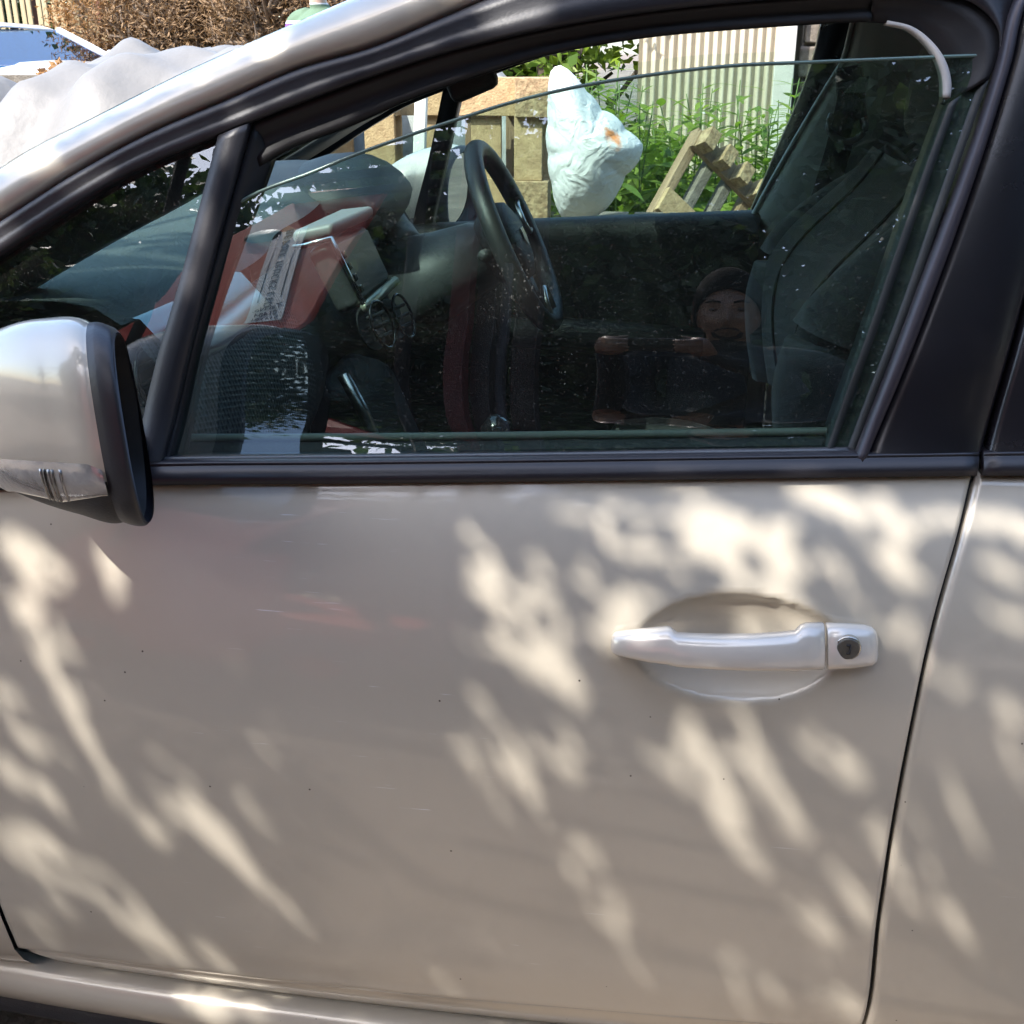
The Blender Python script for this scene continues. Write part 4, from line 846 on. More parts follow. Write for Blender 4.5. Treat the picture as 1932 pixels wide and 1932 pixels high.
# the man taking the picture
PB = np.array([.20,-1.62,0])
PH = thing('person', 'man with dark hair and moustache in black top, holding up a phone', 'person', (0,0,0)); PH.location = tuple(PB)
hc = np.array([.175,-1.46,1.565])-PB; hax = axes(R(6), R(-14)); cp = CAMP-PB
def hand(wrist, palm_c, outw, fwd_, upd, sgn):
    ch = [([wrist, palm_c, palm_c+upd*.03], [.026,.030,.024])]
    for k in range(4):
        b = palm_c+upd*(.036-.021*k)+fwd_*.012; L = (.030,.034,.032,.026)[k]
        ch.append(([b, b+fwd_*L-outw*.002, b+fwd_*(L+.014)-outw*.022, b+fwd_*(L+.006)-outw*.044], [.0095,.0088,.0082,.007]))
    th = palm_c+upd*.012-fwd_*.012
    ch.append(([th, th-fwd_*.016-outw*.010+upd*.02, th-fwd_*.012-outw*.035+upd*.032], [.0115,.0098,.0085])); return ch
fz = fwd/np.linalg.norm(fwd); ch = []
ch += [([(0,.0,.92),(0,.02,1.05),(0,.02,1.22),(0,.0,1.36),(-.01,.03,1.43)], [.155,.150,.165,.14,.07]), ([(-.01,.05,1.40),(-.02,.10,1.47),hc+[0,-.03,-.05]], [.058,.052,.052])]
for sg in (-1, 1):
    ch.append(([(sg*.10,.0,.93),(sg*.12,.02,.70),(sg*.125,.03,.50),(sg*.13,.0,.30),(sg*.13,-.03,.08)], [.105,.085,.062,.055,.042]))
    ch.append(([(sg*.13,-.05,.05),(sg*.135,.05,.04),(sg*.14,.14,.03)], [.045,.043,.034]))
    sh = np.array([sg*.17,.0,1.36]); pc = cp+rgt*sg*.088-fz*.020-upv*.045; wr = pc-upv*.075-fz*.05+rgt*sg*.012
    el = np.array([sg*.27,.06,1.10]); ch.append(([(sg*.09,0,1.375), sh, (sh+el)/2+[sg*.02,0,0], el], [.075,.068,.052,.046])); ch.append(([el, (el+wr)/2, wr], [.046,.038,.028]))
    ch += hand(wr, pc, rgt*sg, fz, upv, sg)
def pm(c):
    idx = np.zeros(len(c)); dh = np.linalg.norm(c-(cp-upv*.05), axis=1); idx[(c[:, 2] < 1.45)] = 1; idx[c[:, 2] < .96] = 2; idx[c[:, 2] < .10] = 1
    for sg in (-1, 1): idx[np.linalg.norm(c-(cp+rgt*sg*.088-fz*.010-upv*.035), axis=1) < .082] = 0
    return idx
remesh_body('body', ch, head_mesh(hc, hax), .0065, pm, [SKIN, BLACKC, DENIM], PH)
hair_cap('hair', hc, hax, HAIR, PH)
def facepatch(name, pts, th, mat, parent): tube(name, [hc+hax@np.array(p) for p in pts], th, mat, parent, n=8, keep=False, flat=.7)
facepatch('moustache', [(-.030,.088,-.062),(-.018,.100,-.050),(0,.106,-.046),(.018,.100,-.050),(.030,.088,-.062)], [.003,.006,.006,.006,.003], HAIR, PH)
facepatch('beard', [(-.034,.080,-.07),(-.026,.086,-.092),(0,.094,-.106),(.026,.086,-.092),(.034,.080,-.07)], [.006,.012,.016,.012,.006], HAIR, PH)
for sg in (-1, 1):
    facepatch('eyebrow', [(sg*.015,.097,.028),(sg*.032,.092,.033),(sg*.05,.078,.028)], [.0035,.004,.0025], HAIR, PH)
    facepatch('eye', [(sg*.024,.0835,.009),(sg*.032,.0835,.009),(sg*.040,.080,.009)], [.004,.006,.004], M('eye', (.06,.045,.04), .15), PH)
PHN = thing('phone', 'black phone held up in both hands toward the car window', 'phone', tuple(CAMP-fz*.016)); PHN.rotation_euler = Matrix(np.stack([rgt, upv, -fz], 1).tolist()).to_euler()
ph = box('phone_body', (0,-.045,.0), (.152,.075,.008), GLOSSB, PHN, bevel=.003, keep=False)
box('phone_screen', (0,-.045,.0045), (.142,.066,.0012), SCREEN, PHN, bevel=.0004, keep=False)
# the person in the striped shirt, across the yard
def stripes():
    m, n, b = newmat('striped shirt'); L = n.links.new; tc = n.nodes.new('ShaderNodeTexCoord'); sp = n.nodes.new('ShaderNodeSeparateXYZ'); L(tc.outputs['Object'], sp.inputs[0])
    mu = n.nodes.new('ShaderNodeMath'); mu.operation = 'MULTIPLY'; mu.inputs[1].default_value = 6.6; ad = n.nodes.new('ShaderNodeMath'); ad.inputs[1].default_value = .02; fr = n.nodes.new('ShaderNodeMath'); fr.operation = 'FRACT'
    L(sp.outputs['Z'], mu.inputs[0]); L(mu.outputs[0], ad.inputs[0]); L(ad.outputs[0], fr.inputs[0]); rp = n.nodes.new('ShaderNodeValToRGB'); rp.color_ramp.interpolation = 'CONSTANT'; e = rp.color_ramp.elements
    e[0].position = 0; e[0].color = (.10,.16,.10,1); e[1].position = .58; e[1].color = (.72,.70,.74,1)
    for p_, c_ in ((.70,(.17,.07,.26,1)),(.84,(.72,.70,.74,1)),(.95,(.10,.16,.10,1))): k = e.new(p_); k.color = c_
    L(fr.outputs[0], rp.inputs[0]); L(rp.outputs[0], b.inputs['Base Color']); b.inputs['Roughness'].default_value = .9; return m
sp_ = onY(606, 30, 6.9); PS = thing('person', 'person in a green, white and purple striped shirt standing beyond the dust sheet', 'person', (sp_[0], sp_[1], 0), (0,0,R(160)))
hc2 = np.array([0,.04,1.79]); hx2 = axes(0, R(-8)); ch = [([(0,.0,1.0),(0,.01,1.15),(0,.015,1.34),(0,.0,1.50),(0,.0,1.58)], [.17,.165,.185,.16,.07]), ([(0,.01,1.55),(0,.03,1.63),hc2+[0,-.02,-.05]], [.06,.055,.055])]
for sg in (-1, 1):
    ch.append(([(sg*.10,0,1.0),(sg*.12,.02,.75),(sg*.12,.02,.52),(sg*.12,0,.3),(sg*.12,-.03,.09)], [.11,.09,.065,.057,.045])); ch.append(([(sg*.125,-.05,.05),(sg*.13,.05,.045),(sg*.14,.15,.035)], [.045,.045,.036]))
    ch.append(([(sg*.10,0,1.51),(sg*.19,0,1.49),(sg*.235,.0,1.34),(sg*.25,.02,1.19)], [.08,.072,.055,.048])); ch.append(([(sg*.25,.02,1.19),(sg*.25,.06,1.05),(sg*.24,.11,.94)], [.046,.04,.03]))
    wr, pc = np.array([sg*.24,.11,.94]), np.array([sg*.238,.135,.87]); ch.append(([wr, pc, pc+[0,.005,-.03]], [.028,.030,.026]))
    for k in range(4):
        b = pc+np.array([0,.028-.019*k,-.035]); ln = (.07,.078,.073,.058)[k]; ch.append(([b, b+np.array([-sg*.004,.006,-ln*.5]), b+np.array([-sg*.016,.008,-ln])], [.009,.0085,.0075]))
    th = pc+np.array([-sg*.006,.03,.0]); ch.append(([th, th+np.array([-sg*.008,.02,-.028]), th+np.array([-sg*.012,.022,-.052])], [.011,.0095,.008]))
def pm2(c):
    idx = np.zeros(len(c)); idx[c[:, 2] < 1.61] = 1; idx[(abs(c[:, 0]) > .19) & (c[:, 2] < 1.22)] = 0; idx[(c[:, 2] < 1.0) & (abs(c[:, 0]) < .215)] = 2; idx[(c[:, 2] < .10)] = 3; return idx
remesh_body('body', ch, head_mesh(hc2, hx2), .0075, pm2, [SKIN2, stripes(), DENIM, BLACKC], PS); hair_cap('hair', hc2, hx2, M('brown hair', (.07,.04,.02), .7, bump=.6, bscale=90), PS)

# ------------------------------------------------------------------ across the yard, over the bonnet
SHEET = M('dust sheet', (.19,.183,.17), .55, var=.08, vscale=2, bump=.7, bscale=11)
def cover():
    nx, ny = 130, 70; G = np.zeros((nx, ny, 3)); rs = np.random.default_rng(3)
    ph = rs.uniform(0, 6.28, 12); kx = rs.uniform(1, 9, 12); ky = rs.uniform(-9, 9, 12)
    for i in range(nx):
        x = -5.0+3.75*i/(nx-1)
        for j in range(ny):
            y = 2.35+2.2*j/(ny-1); cx = min(1, max(0, (x+4.9)/.28)); ridge = np.interp(x, [-5,-4.2,-3.6,-3.0,-2.6,-2.37,-2.05,-1.8,-1.2], [.62,.70,.80,.95,1.06,1.13,1.23,1.31,1.34])
            e = max(0, 1-((y-3.45)/1.12)**6)**.5; z = ridge*(.72*e+.28*max(0, 1-((y-3.45)/1.2)**10))
            fold = sum(math.sin(kx[q]*x*2+ky[q]*y*1.6+ph[q])*.012 for q in range(12))
            sag = .075*math.sin((x*.9+y*1.6)*6.)*max(0, 1-abs(x+2.75)/.9)+.035*abs(math.sin((x*2.4-y*1.4)*4.3+.8*math.sin(y*5)))-.02*abs(math.sin((x*1.1+y*3.1)*5.2))+.10*(abs(math.sin((x*1.5-y*.55)*6.5+.5*math.sin(y*4)))**1.5-.5)*max(0, 1-abs(x+2.4)/.8)*1.9
            z = max(.02, (z+fold*(.6+.6*(1-e))+sag*e)*min(1, cx+.02)); G[i, j] = [x+.06*math.sin(y*9+ph[0])*(1-e), y+.05*math.sin(x*8+ph[1])*(1-e), z]
    t = thing('dust_sheet', 'crumpled silver-white dust sheet draped over a parked vehicle beyond the bonnet', 'dust sheet', (-3.0,3.4,0))
    grid('sheet', G, SHEET, t)
cover()
# white estate car behind the sheet
WP = M('white car paint', (.78,.78,.77), .3, coat=1.); BLUEG = glass('tinted blue glass', (.25,.42,.62), .25); 
def white_car():
    base = onY(60, 100, 11.5); t = thing('white_car', 'white car with blue tinted windscreen parked by the slatted fence', 'car', (base[0]-.55, 11.5, 0), (0,0,R(-24)))
    k = dict(parent=t, keep=False); hw = .88
    pr = [(-2.1,.35,1.05),(-1.9,.28,1.14),(-1.0,.25,1.16),(.0,.25,1.17),(.9,.25,1.19),(1.15,.25,1.17),(1.7,.27,1.08),(2.05,.3,.98),(2.2,.38,.7)]
    G = []
    for x, zb, zt in pr:
        w_ = hw*(1-.10*max(0, abs(x)-1.4)**1.5); G.append([[x, -w_*.97, zb], [x, -w_, (zb+zt)*.5], [x, -w_*.97, zt-.12], [x, -w_*.90, zt-.02], [x, -w_*.5, zt+.03], [x, 0, zt+.045], [x, w_*.5, zt+.03], [x, w_*.90, zt-.02], [x, w_*.97, zt-.12], [x, w_, (zb+zt)*.5], [x, w_*.97, zb]])
    grid('body', G, WP, cv=True, caps=True, **k)
    rf = [(-1.75,1.45,.66),(-1.2,1.56,.69),(-.4,1.585,.70),(.2,1.55,.68),(.42,1.51,.66)]
    grid('roof', [[[x, -w_*1.03, z-.035], [x, -w_*.9, z], [x, 0, z+.03], [x, w_*.9, z], [x, w_*1.03, z-.035]] for x, z, w_ in rf], WP, solid=.02, **k)
    for sg in (-1, 1):
        for nm, P in (('front_pillar', [(.42,.67,1.50),(.80,.74,1.34),(1.18,.80,1.17)]), ('middle_pillar', [(-.35,.70,1.55),(-.38,.77,1.36),(-.4,.83,1.16)]), ('rear_pillar', [(-1.7,.66,1.46),(-1.95,.74,1.3),(-2.05,.80,1.1)])):
            tube(nm, [(x, sg*y, z) for x, y, z in P], .045, WP if nm != 'middle_pillar' else PLAST, n=8, **k)
        mob('side_window', [(-1.7,sg*.675,1.46),(.40,sg*.675,1.5),(1.12,sg*.80,1.17),(-1.98,sg*.80,1.12)], [(0,1,2,3)], BLUEG, smooth=False, solid=.005, **k)
        wmr = tube('door_mirror', [(.85,sg*.86,1.2),(.88,sg*.95,1.24),(.88,sg*1.03,1.24)], [.03,.075,.06], WP, n=10, **k)
        tube('headlight', [(2.02,sg*.55,.86),(2.0,sg*.68,.88),(1.9,sg*.8,.9)], .07, CHROME, n=10, flat=.7, **k)
        for x in (-1.3, 1.35):
            a = np.linspace(0, 6.283, 24, endpoint=False); wh = grid('wheel', [[[x+q*math.cos(u), sg*(.74+o), .31+q*math.sin(u)] for q, o in ((.18,.11),(.29,.11),(.31,.06),(.31,-.08),(.2,-.1))] for u in a], TYRE, cu=True, **k)
            grid('rim', [[[x+q*math.cos(u), sg*(.74+o), .31+q*math.sin(u)] for q, o in ((.185,.105),(.1,.08),(0,.085))] for u in a], SATINM, wh, cu=True, keep=False)
    mob('windscreen', [(.42,-.64,1.51),(.42,.64,1.51),(1.2,.76,1.175),(1.2,-.76,1.175)], [(0,1,2,3)], BLUEG, smooth=False, solid=.005, **k)
    mob('rear_window', [(-1.75,-.62,1.44),(-1.75,.62,1.44),(-2.04,.72,1.12),(-2.04,-.72,1.12)], [(0,1,2,3)], BLUEG, smooth=False, solid=.005, **k)
    box('cabin_floor', (-.4,0,.9), (2.4,1.5,.1), DARKI, bevel=.02, **k)
    for sg in (-.38, .38): prism('seat', [(-.5,sg-.22,.9),(-.05,sg-.22,.9),(-.1,sg-.22,1.0),(-.38,sg-.22,1.03),(-.52,sg-.22,1.4),(-.64,sg-.22,1.4)], (0,.44,0), FABRIC2, bevel=.04, **k)
white_car()
# slatted fence
def fence():
    p0, p1 = onY(-160, 60, 15.5), onY(205, 60, 13.2); L = float(np.hypot(p1[0]-p0[0], p1[1]-p0[1])); an = math.atan2(p1[1]-p0[1], p1[0]-p0[0])
    t = thing('slatted_fence', 'sunlit vertical board fence of weathered timber behind the white car', 'fence', (p0[0], p0[1], 0), (0,0,an)); k = dict(parent=t, keep=False)
    FW = M('fence board', (.40,.33,.20), .9, col2=(.2,.16,.085), vscale=2, bump=.5, bscale=10, stretch=(8,8,1)); n = int(L/.17); proto = None
    for i in range(n):
        if proto is None: proto = box('board', (0,0,1.0), (.10,.02,2.0), FW, bevel=.003, **k); o = proto
        else: o = proto.copy(); COL.objects.link(o)
        o.location = (.08+.17*i, .012*(-1)**i, RNG.uniform(-.04,.03)-(.5*max(0, (i-n+5)/5.) )); o.rotation_euler = (0, R(RNG.uniform(-1,1)), 0)
    for x in np.arange(.0, L+.1, 1.45): box('post', (x,.07,1.0), (.10,.10,2.0), M('red brown post', (.19,.085,.05), .9, var=.4, vscale=6), bevel=.006, **k)
    for z in (.5, 1.45): box('rail', (L/2,.035,z), (L,.04,.09), FW, bevel=.004, **k)
fence()
# dead conifers and brush beyond the yard
for i, (u, Y, h, lb) in enumerate([(215,13.5,2.6,'sparse green and brown conifer growing beside the end of the fence'),(300,13.0,2.8,'dead brown conifer next to the green one by the fence'),(385,13.4,2.9,'dead brown conifer in the middle of the withered row'),(470,12.8,2.7,'dead brown conifer with bare pale twigs in the withered row'),(560,13.2,3.,'dead brown conifer rising behind the striped shirt'),(660,13.,3.,'dead brown conifer past the striped shirt'),(760,13.2,2.9,'dead brown conifer at the end of the withered row')]):
    p = onY(u, 80, Y); tree('dead_conifer', lb, (p[0], p[1], 0), h, .75, .7, .2, 11000, .075, LEAF_DEAD if i else LEAF_BROWN, group='withered conifers across the yard', nclump=90, bark=M('pale dead bark', (.30,.22,.15), .95, var=.4, vscale=9), limbs=70, asp=.22)
for i, (u, Y) in enumerate([(60,17),(-80,17.5),(300,17),(450,17.5),(620,17),(800,17.5),(-300,15.5),(-520,14.5),(-760,13.5),(-1050,12.5)]):
    p = onY(u, 80, Y); tree('boundary_tree', 'green boundary tree '+('behind the middle of the slatted fence','behind the far end of the slatted fence','behind the dead conifer next to the green one','behind the bare-twigged dead conifer','behind the conifer past the striped shirt','behind the last dead conifer of the row','past the far end of the slatted fence','out in the open corner of the yard','second from the open corner of the yard','alone at the open end of the yard')[i], (p[0], p[1], 0), 4.8, 1.7, 1.3, .4, 6000, .16, LEAF_D, group='boundary trees beyond the fence', nclump=70)
for i in range(3):
    p = onY((120,205,268)[i], 86, (10.2,9.6,8.8)[i]); t = thing('brush_heap', ('low heap of dry brown clippings by the white car bonnet','heap of orange brown dead fern clippings in the yard','heap of brown clippings against the pale boards')[i], 'brush heap', (p[0], p[1], 0))
    n = 5000; a = RNG.uniform(0, 6.28, n); r = np.sqrt(RNG.uniform(0, 1, n)); z = (1.22-.1*i)*(1-r**2)*RNG.uniform(.55, 1, n)**.5; Q = np.stack([p[0]+r*np.cos(a)*1.0, p[1]+r*np.sin(a)*.7, z], 1); V, f = leafmesh(Q, .10, .4, 0)
    raw('clippings', V, f, LEAF_BROWN, t); prt = []
    for q in range(26):
        b0 = Q[RNG.integers(0, n)]; prt.append(limb(b0, b0+RNG.normal(size=3)*[.35,.3,.14], .010, .004, 5, .03, 5)[:2])
    V, f = joinm(prt); mob('twigs', V, f, M('pale dead bark', (0,0,0)), t)
p = onY(545, 66, 8.2)
for i, (dx, dy, l, r_, z, col, lb) in enumerate([(-.1,0,1.5,-4,1.30,'a','long pale board laid across trestles in the yard'),(.25,.3,1.2,5,1.35,'b','grey curved panel lying on the long pale board'),(-.55,-.4,.7,-12,1.24,'a','short white offcut tilted beside the brush heap'),(-.25,-.3,.9,3,1.28,'a','white sheet board in front of the grey panel')]):
    t = box('timber_board', (0,0,0), (l,.28,.03 if i != 1 else .05), M('pale board', (.66,.62,.54), .8, var=.2) if col == 'a' else M('grey panel', (.30,.29,.28), .6, var=.3), None, bevel=.006); t.location = (p[0]+dx, p[1]+dy, z-.02+.0*i); t.rotation_euler = (0, R(r_)*.3, R(r_)); tag(t, lb, 'board', 'boards piled across the yard')
for i, dx in enumerate((-1.6,.9)):
    t = thing('trestle', ('timber trestle under the end of the pale board nearer the white car','timber trestle under the end of the pale board by the striped shirt')[i], 'trestle', (p[0]-.05+dx*.4, p[1]+.1, 0)); box('top_bar', (0,0,1.22), (.09,.7,.07), WOODG, t, keep=False)
    for sx in (-1, 1):
        for sy_ in (-1, 1): tube('leg', [(sx*.03,sy_*.3,1.21),(sx*.32,sy_*.4,0)], .03, WOODG, t, n=6, keep=False)

# ------------------------------------------------------------------ beyond the far side of the car
def pallet(label, loc, rot, mat, L=1.2, W=.8, group='wooden pallets beside the car', nb=5):
    t = thing('wooden_pallet', label, 'pallet', loc, rot, group); k = dict(parent=t, keep=False)
    pb = box('board', (0,0,0), (L,.11,.022), mat, bevel=.003, **k); bl = None
    def cp(o, c, r=None):
        q = o.copy(); COL.objects.link(q); q.location = c
        if r: q.rotation_euler = r
        return q
    first = True
    for y in np.linspace(-W/2+.055, W/2-.055, nb):
        if first: pb.location = (0, y, .122); first = False
        else: cp(pb, (0, y, .122+RNG.uniform(-.001,.001)), (0,0,R(RNG.uniform(-.5,.5))))
    st = box('stringer', (0,0,0), (.13,W,.022), mat, bevel=.003, **k)
    for i, x in enumerate((-L/2+.065, 0, L/2-.065)):
        if i == 0: st.location = (x, 0, .100)
        else: cp(st, (x, 0, .100))
        for y in (-W/2+.06, 0, W/2-.06):
            if bl is None: bl = box('block', (0,0,0), (.13,.12,.076), CHIP, bevel=.004, **k); bl.location = (x, y, .051)
            else: cp(bl, (x, y, .051))
    for y in (-W/2+.06, 0, W/2-.06)[:2 if nb == 7 else 3]: cp(pb, (0, y, .011))
    if nb == 7:
        for x in (-L/4+.03, L/4-.03): box('short_board', (x, W/2-.075, .05), (L/2-.19,.10,.022), mat, bevel=.003, **k)
    return t
# flat stack with pallets stood on edge on top of it
sy0 = 3.25; p = onY(1040, 140, sy0); xr = p[0]; zt = p[2]; sy0 = 3.25
for i in range(3): pallet(('lowest flat pallet of the short stack, lying on the earth','middle flat pallet of the short stack','top flat pallet of the short stack, under the one stood on edge')[i], (xr-.6, sy0+.35, .145*i), (0,0,R((1,-2,1.5)[i])), WOODG)
UPR = Matrix(((0,1,0),(0,0,1),(1,0,0))).to_euler()
for lb_, x_, y_, m_, dz_ in (('pale pallet stood on edge beside the white sack', xr-.60, sy0-.08, WOODL, 0), ('brown weathered pallet stood on edge behind the pale one', xr-.66, sy0+.16, WOOD, -.01), ('grey pallet stood on edge at the end of the flat stack', xr-1.84, sy0+.02, WOODG, 0)):
    pallet(lb_, (x_, y_, .435+.41+dz_), UPR, m_, .82, 1.2, nb=7)
# leaning pallet among the weeds
LP = thing('wooden_pallet', 'slim brown slatted pallet leaning askew in the weeds against the shed', 'pallet', tuple(onY(1260, 470, 3.2)), group='wooden pallets beside the car')
ex = onY(1322, 246, 3.45)-onY(1232, 408, 3.2); lx = np.linalg.norm(ex); ex /= lx; ey = onY(1448, 290, 3.62)-onY(1322, 246, 3.45); wy = np.linalg.norm(ey); ey -= ex*(ex@ey); ey /= np.linalg.norm(ey); ez = np.cross(ex, ey)
LP.rotation_euler = Matrix(np.stack([ex, ey, ez], 1).tolist()).to_euler(); LP.location = tuple(onY(1232, 408, 3.2)-ex*.35)
for k_ in range(4): box('board', ((lx+.35)/2, .01+(wy-.02)*k_/3, .03*(-1)**0), (lx+.37,.038,.05), (WOOD, WOODG, WOODG, WOOD)[k_], LP, bevel=.004, keep=False)
for q_, w2 in ((lx+.30,.075),(lx*.55+.2,.10),(lx*.25+.15,.07),(.05,.07)): box('stringer', (q_, wy/2, -.012), (w2,wy+.02,.024), WOOD if w2 < .09 else WOODL, LP, bevel=.003, keep=False)
for k_ in range(4): box('block', (lx+.30, .02+(wy-.04)*k_/3, -.055), (.075,.05,.06), CHIP, LP, bevel=.003, keep=False)
# white sack
def sack():
    c = onY(1120, 265, 2.75); O = np.array([(1042,128),(1060,122),(1082,140),(1106,172),(1134,208),(1180,245),(1214,275),(1205,305),(1180,330),(1166,362),(1142,396),(1100,418),(1060,408),(1042,345),(1036,290),(1035,230),(1035,190),(1036,155)], float)
    W = np.array([onY(u, v, 2.75) for u, v in O]); d = W-c; an = np.arctan2(d[:, 2], d[:, 0]); o = np.argsort(an); an = an[o]; rr = np.hypot(d[:, 0], d[:, 2])[o]
    an3 = np.r_[an-2*math.pi, an, an+2*math.pi]; r3 = np.tile(rr, 3); V = []; n, m = 44, 90; rs = np.random.default_rng(5); ph = rs.uniform(0, 6.28, 10)
    for i in range(n):
        th = math.pi*(i+.5)/n
        for j in range(m):
            a = 2*math.pi*j/m-math.pi; R_ = np.interp(a, an3, r3); s = math.sin(th); X_, Z_ = R_*s*math.cos(a), R_*s*math.sin(a); cr = .3*(.018*abs(math.sin(X_*31+Z_*17+ph[0]+2*math.sin(Z_*14)))+.014*abs(math.sin(Z_*42-X_*13+ph[1]+2*math.sin(X_*19)))+.014*math.sin(9*X_+22*Z_+ph[2]))*s
            V.append([R_*s*math.cos(a), -.20*math.cos(th)*(1 if math.cos(th) > 0 else .8)-cr*(1-abs(math.cos(th))*.3), R_*s*math.sin(a)])
    m_, nn, b = newmat('woven sack'); L_ = nn.links.new; b.inputs['Roughness'].default_value = .6
    tc = nn.nodes.new('ShaderNodeTexCoord'); vm = nn.nodes.new('ShaderNodeVectorMath'); vm.operation = 'DISTANCE'; pc = onY(1152, 262, 2.6)-np.array(c); vm.inputs[1].default_value = tuple(pc); mp = nn.nodes.new('ShaderNodeMapping'); mp.inputs['Rotation'].default_value = (0, R(0), 0)
    no = nn.nodes.new('ShaderNodeTexNoise'); no.inputs['Scale'].default_value = 30; L_(tc.outputs['Object'], no.inputs[0]); mu = nn.nodes.new('ShaderNodeMath'); mu.operation = 'MULTIPLY_ADD'; mu.inputs[1].default_value = .07; L_(no.outputs[0], mu.inputs[0]); L_(tc.outputs['Object'], vm.inputs[0]); L_(vm.outputs['Value'], mu.inputs[2])
    mr = nn.nodes.new('ShaderNodeMapRange'); mr.inputs[1].default_value = .075; mr.inputs[2].default_value = .05; L_(mu.outputs[0], mr.inputs[0])
    mx = nn.nodes.new('ShaderNodeMix'); mx.data_type = 'RGBA'; mx.inputs['A'].default_value = (.72,.72,.70,1); mx.inputs['B'].default_value = (.75,.27,.08,1); L_(mr.outputs[0], mx.inputs['Factor']); L_(mx.outputs['Result'], b.inputs['Base Color'])
    nb = nn.nodes.new('ShaderNodeTexNoise'); nb.inputs['Scale'].default_value = 14; nb.inputs['Detail'].default_value = 5; nb.inputs['Distortion'].default_value = 2; bp_ = nn.nodes.new('ShaderNodeBump'); bp_.inputs['Strength'].default_value = .6; bp_.inputs['Distance'].default_value = .02; L_(tc.outputs['Object'], nb.inputs[0]); L_(nb.outputs[0], bp_.inputs['Height']); L_(bp_.outputs[0], b.inputs['Normal'])
    t = mob('rubble_sack', V, gridf(n, m, cv=True)+[tuple(range(m)), tuple((n-1)*m+j for j in range(m))[::-1]], m_, None); t.location = tuple(c); tag(t, 'bulging white woven sack with an orange mark, propped beside the pallets', 'sack')
sack()
t = thing('crate_table', 'low timber crate under the white sack', 'crate', (xr+.30, 2.8, 0)); cz = onY(1120, 420, 2.75)[2]
for i in range(4): box('slat', (-.18+.12*i, 0, cz-.02), (.10,.6,.022), WOODG, t, keep=False, bevel=.003)
for sx in (-1,1):
    for s2 in (-1,1): box('corner_post', (sx*.18, s2*.25, (cz-.03)/2), (.06,.06,cz-.035), WOODG, t, keep=False, bevel=.003)
# corrugated shed with pale corner post, rough wall beside it
def shed():
    Y0 = 5.6; x0, x1 = onY(1205, 100, Y0)[0], onY(1462, 100, Y0)[0]; pit = .0455; t = thing('corrugated_shed', 'cream corrugated metal shed with a pale corner post behind the weeds', 'shed', ((x0+x1)/2, Y0, 0)); CM = M('cream metal', (.62,.55,.42), .5, col2=(.50,.43,.32), vscale=3, stretch=(2,2,.5))
    np_ = 3; wd = (x1-x0)/np_
    for s in range(np_):
        xs_ = np.linspace(x0+s*wd, x0+(s+1)*wd+.01, int(wd/pit)*10); G = [[[x, Y0+.014*math.tanh(2.2*math.sin(2*math.pi*x/pit))-.001*s, z] for z in (0.02, 1.2, 2.5)] for x in xs_]; grid('corrugated_sheet', G, CM, t)
    xe = onY(1500, 100, Y0)[0]; prism('corner_post', [(x1,Y0-.03,0),(xe,Y0-.03,0),(xe,Y0+.06,0),(x1,Y0+.06,0)], (0,0,2.55), M('pale post', (.66,.62,.56), .7, var=.15, vscale=5), t, bevel=.006)
    box('end_wall', ((x0+xe)/2, Y0+1.0, 1.2), (xe-x0-.02, 1.8, 2.4), CM, t); prism('roof', [(x0-.05,Y0-.1,2.5),(xe+.05,Y0-.1,2.5),(xe+.05,Y0+2,2.75),(x0-.05,Y0+2,2.75)], (0,0,.04), CM, t)
    return xe
xe = shed()
w_ = thing('rubble_wall', 'rough mottled stone wall next to the pale shed post', 'wall', (xe+1.6, 5.8, 0)); SM = M('wall stone', (.27,.23,.18), .95, col2=(.12,.10,.08), vscale=14, bump=.9, bscale=30)
box('mortar_core', (xe+1.62, 5.86, 1.1), (3.16,.3,2.2), M('mortar', (.2,.18,.15), .95, bump=.6, bscale=40), w_, bevel=.01)
for r_ in range(13):
    x = xe+.05-(.12 if r_ % 2 else 0)
    while x < xe+3.1:
        l = RNG.uniform(.18,.42); xa, xb = max(x, xe+.03), min(x+l-.012, xe+3.18)
        if xb-xa > .04: box('stone', ((xa+xb)/2, 5.71+RNG.uniform(-.012,.012), .085+.17*r_), (xb-xa,.07,.155), SM, w_, bevel=.012)
        x += l
# white post and lath by the far mirror, grey sheeted heap behind
a_, b_ = onY(752, 420, 2.45), onY(800, 150, 2.6); t = prism('white_lath', [(a_[0]-.018,a_[1],0.0),(a_[0]+.018,a_[1],0.0),(b_[0]+.018,b_[1],b_[2]+.15),(b_[0]-.018,b_[1],b_[2]+.15)], (0,.03,0), M('lath white', (.72,.71,.66), .6, var=.1), None, bevel=.003); tag(t, 'white painted lath leaning by the pallets behind the far door mirror', 'lath')
def heap():
    p = onY(735, 300, 4.4); G = [[[p[0]-1.0+2.0*i/40, p[1]-.5+1.0*j/24+.05*math.sin(i*.9), max(0, 1.32*(1-abs(i/20-1)**4)*(1-abs(j/12-1)**4)+.05*math.sin(i*.8+j)*math.cos(j*.7))] for j in range(25)] for i in range(41)]
    t = grid('tarpaulin', G, M('grey tarpaulin', (.34,.35,.33), .6, var=.5, vscale=7, bump=.5, bscale=8)); tag(t, 'mottled grey tarpaulin over a heap behind the far door mirror', 'tarpaulin')
heap()
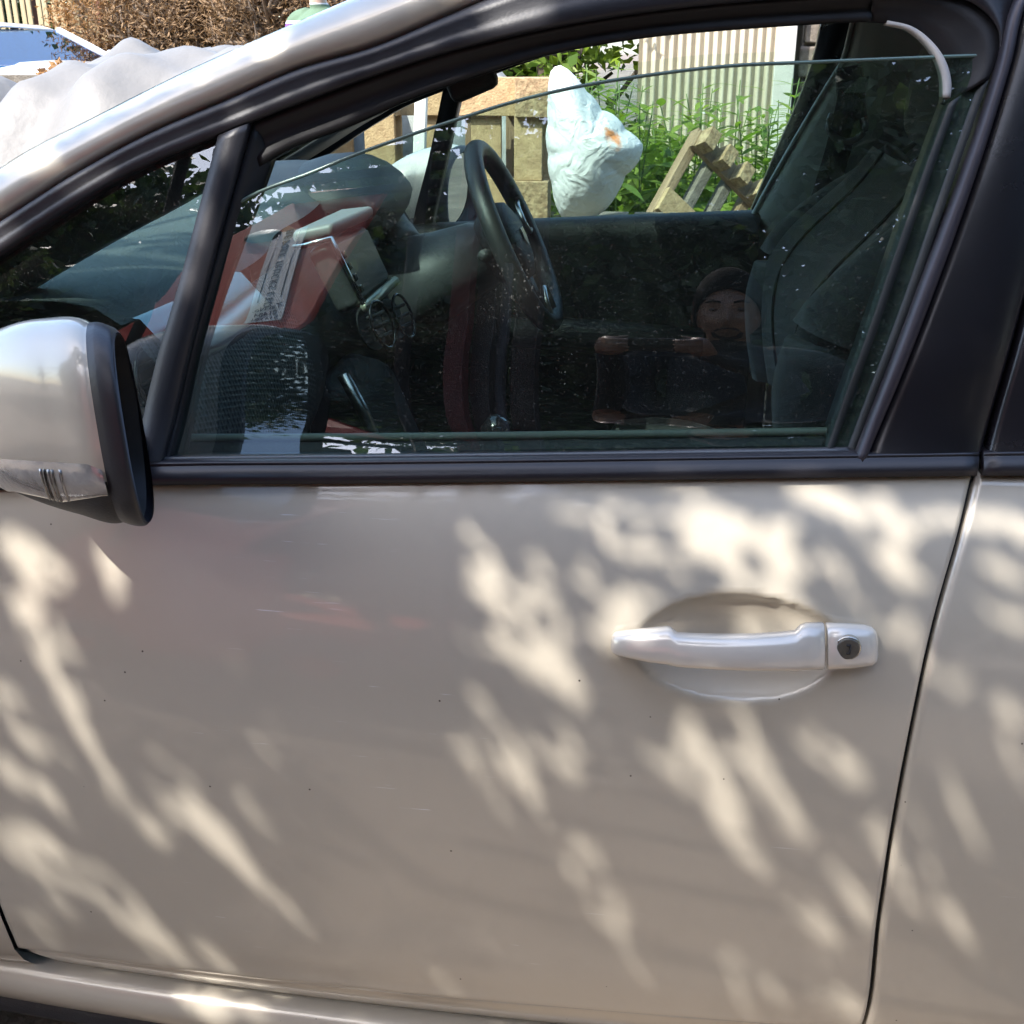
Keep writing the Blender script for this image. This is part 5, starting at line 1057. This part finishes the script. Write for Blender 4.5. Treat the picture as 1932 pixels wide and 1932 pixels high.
# weeds: stems with paired pointed leaves
def leafshape(l, w_, name, mat):
    n = 6; V = []; 
    for i in range(n):
        q = i/(n-1); hw = w_*math.sin(math.pi*q**.8)**.9*.5+.0004; y = l*q; z = -.25*l*q*q
        V += [(-hw, y, z), (0, y, z-.12*hw), (hw, y, z)]
    f = gridf(n, 3); me = bpy.data.meshes.new(name); me.from_pydata(V, [], f); me.materials.append(mat); me.polygons.foreach_set('use_smooth', [True]*len(f)); return me
STEM = M('green stem', (.10,.16,.04), .7); LM = [leafshape(.13,.040,'leaf',LEAF_B), leafshape(.10,.045,'leaf',LEAF_B), leafshape(.16,.032,'leaf',LEAF_B)]
def weed(label, base, h, npair, kind, group):
    t = thing('weed', label, 'plant', tuple(base), (0,0,RNG.uniform(0,6.28)), group); lean = RNG.normal(size=2)*.07*h
    P = np.array([[lean[0]*q*q, lean[1]*q*q, h*q] for q in np.linspace(0, 1, 8)]); tube('stem', P, np.linspace(.006,.0022,8), STEM, t, n=5, keep=False)
    for i in range(npair):
        q = .35+.65*(i+.5)/npair; c = [np.interp(q, np.linspace(0,1,8), P[:, k]) for k in range(3)]
        for s in (0, 1):
            o = bpy.data.objects.new('leaf', LM[kind]); o.location = c; sc = RNG.uniform(.75,1.25)*(1.1-.45*max(0, q-.75)/.25); o.scale = (sc,)*3; o.rotation_euler = (R(RNG.uniform(-5,40)), 0, i*1.57+s*math.pi+RNG.normal()*.3); COL.objects.link(o); o.parent = t
    return t
spots = []
for i in range(34):
    Y = RNG.uniform(3.75, 5.2); u = RNG.uniform(1075, 1480); spots.append((u, Y))
for u, Y in [(1120,3.6),(1165,3.5),(1190,3.7),(1100,4.2),(1140,4.0),(1215,3.7),(1355,4.6),(1420,4.7),(1440,4.2),(1330,4.4)]: spots.append((u, Y))
for i, (u, Y) in enumerate(spots):
    p = onY(u, 300, Y); vt = np.interp(u, [1075,1150,1250,1330,1480], [120,120,215,150,150])+RNG.uniform(-5,60); h = onY(u, vt, Y)[2]
    weed(('green weed with pointed','green weed with broad short','green weed with long narrow')[i % 3]+(' leaves growing between the white sack and the corrugated shed',' leaves growing in front of the corrugated shed')[u > 1225], (p[0], Y, 0), max(.5, h), 15, i % 3, ('weeds between sack and shed','weeds in front of the shed')[u > 1225])
def undergrowth():
    n = 9000; Y = RNG.uniform(3.75, 5.45, n); u = RNG.uniform(1060, 1500, n); X = np.array([onY(a, 200, b)[0] for a, b in zip(u[:2000], Y[:2000])]); X = np.interp(np.arange(n), np.arange(2000)*4.5, X); X = RNG.uniform(-.55, 1.1, n); z = RNG.uniform(0, 1, n)**.7*np.where(X < .1, .95, .75)
    V, f = leafmesh(np.stack([X, Y, z], 1), .10, .45, .1); o = raw('undergrowth', V, f, LEAF_B); tag(o, 'low mass of bright green weeds on the earth', kind='stuff')
undergrowth()
p = onY(1090, 110, 6.2); tree('elder_bush', 'dense green bush beside the corrugated shed', (p[0]-.1, 5.9, 0), 2.4, .75, .6, .3, 6500, .09, LEAF_B, nclump=70)
tree('shade_bush', 'dark leafy bush behind the stacked pallets', (p[0]-.75, 6.6, 0), 2.0, .55, .6, .2, 7000, .11, LEAF_D, nclump=70)
p = onY(830, 200, 7.); tree('yard_bush', 'leafy bush behind the grey tarpaulin', (p[0], 7.4, 0), 1.5, .6, .6, .2, 4000, .07, LEAF_B, nclump=70)
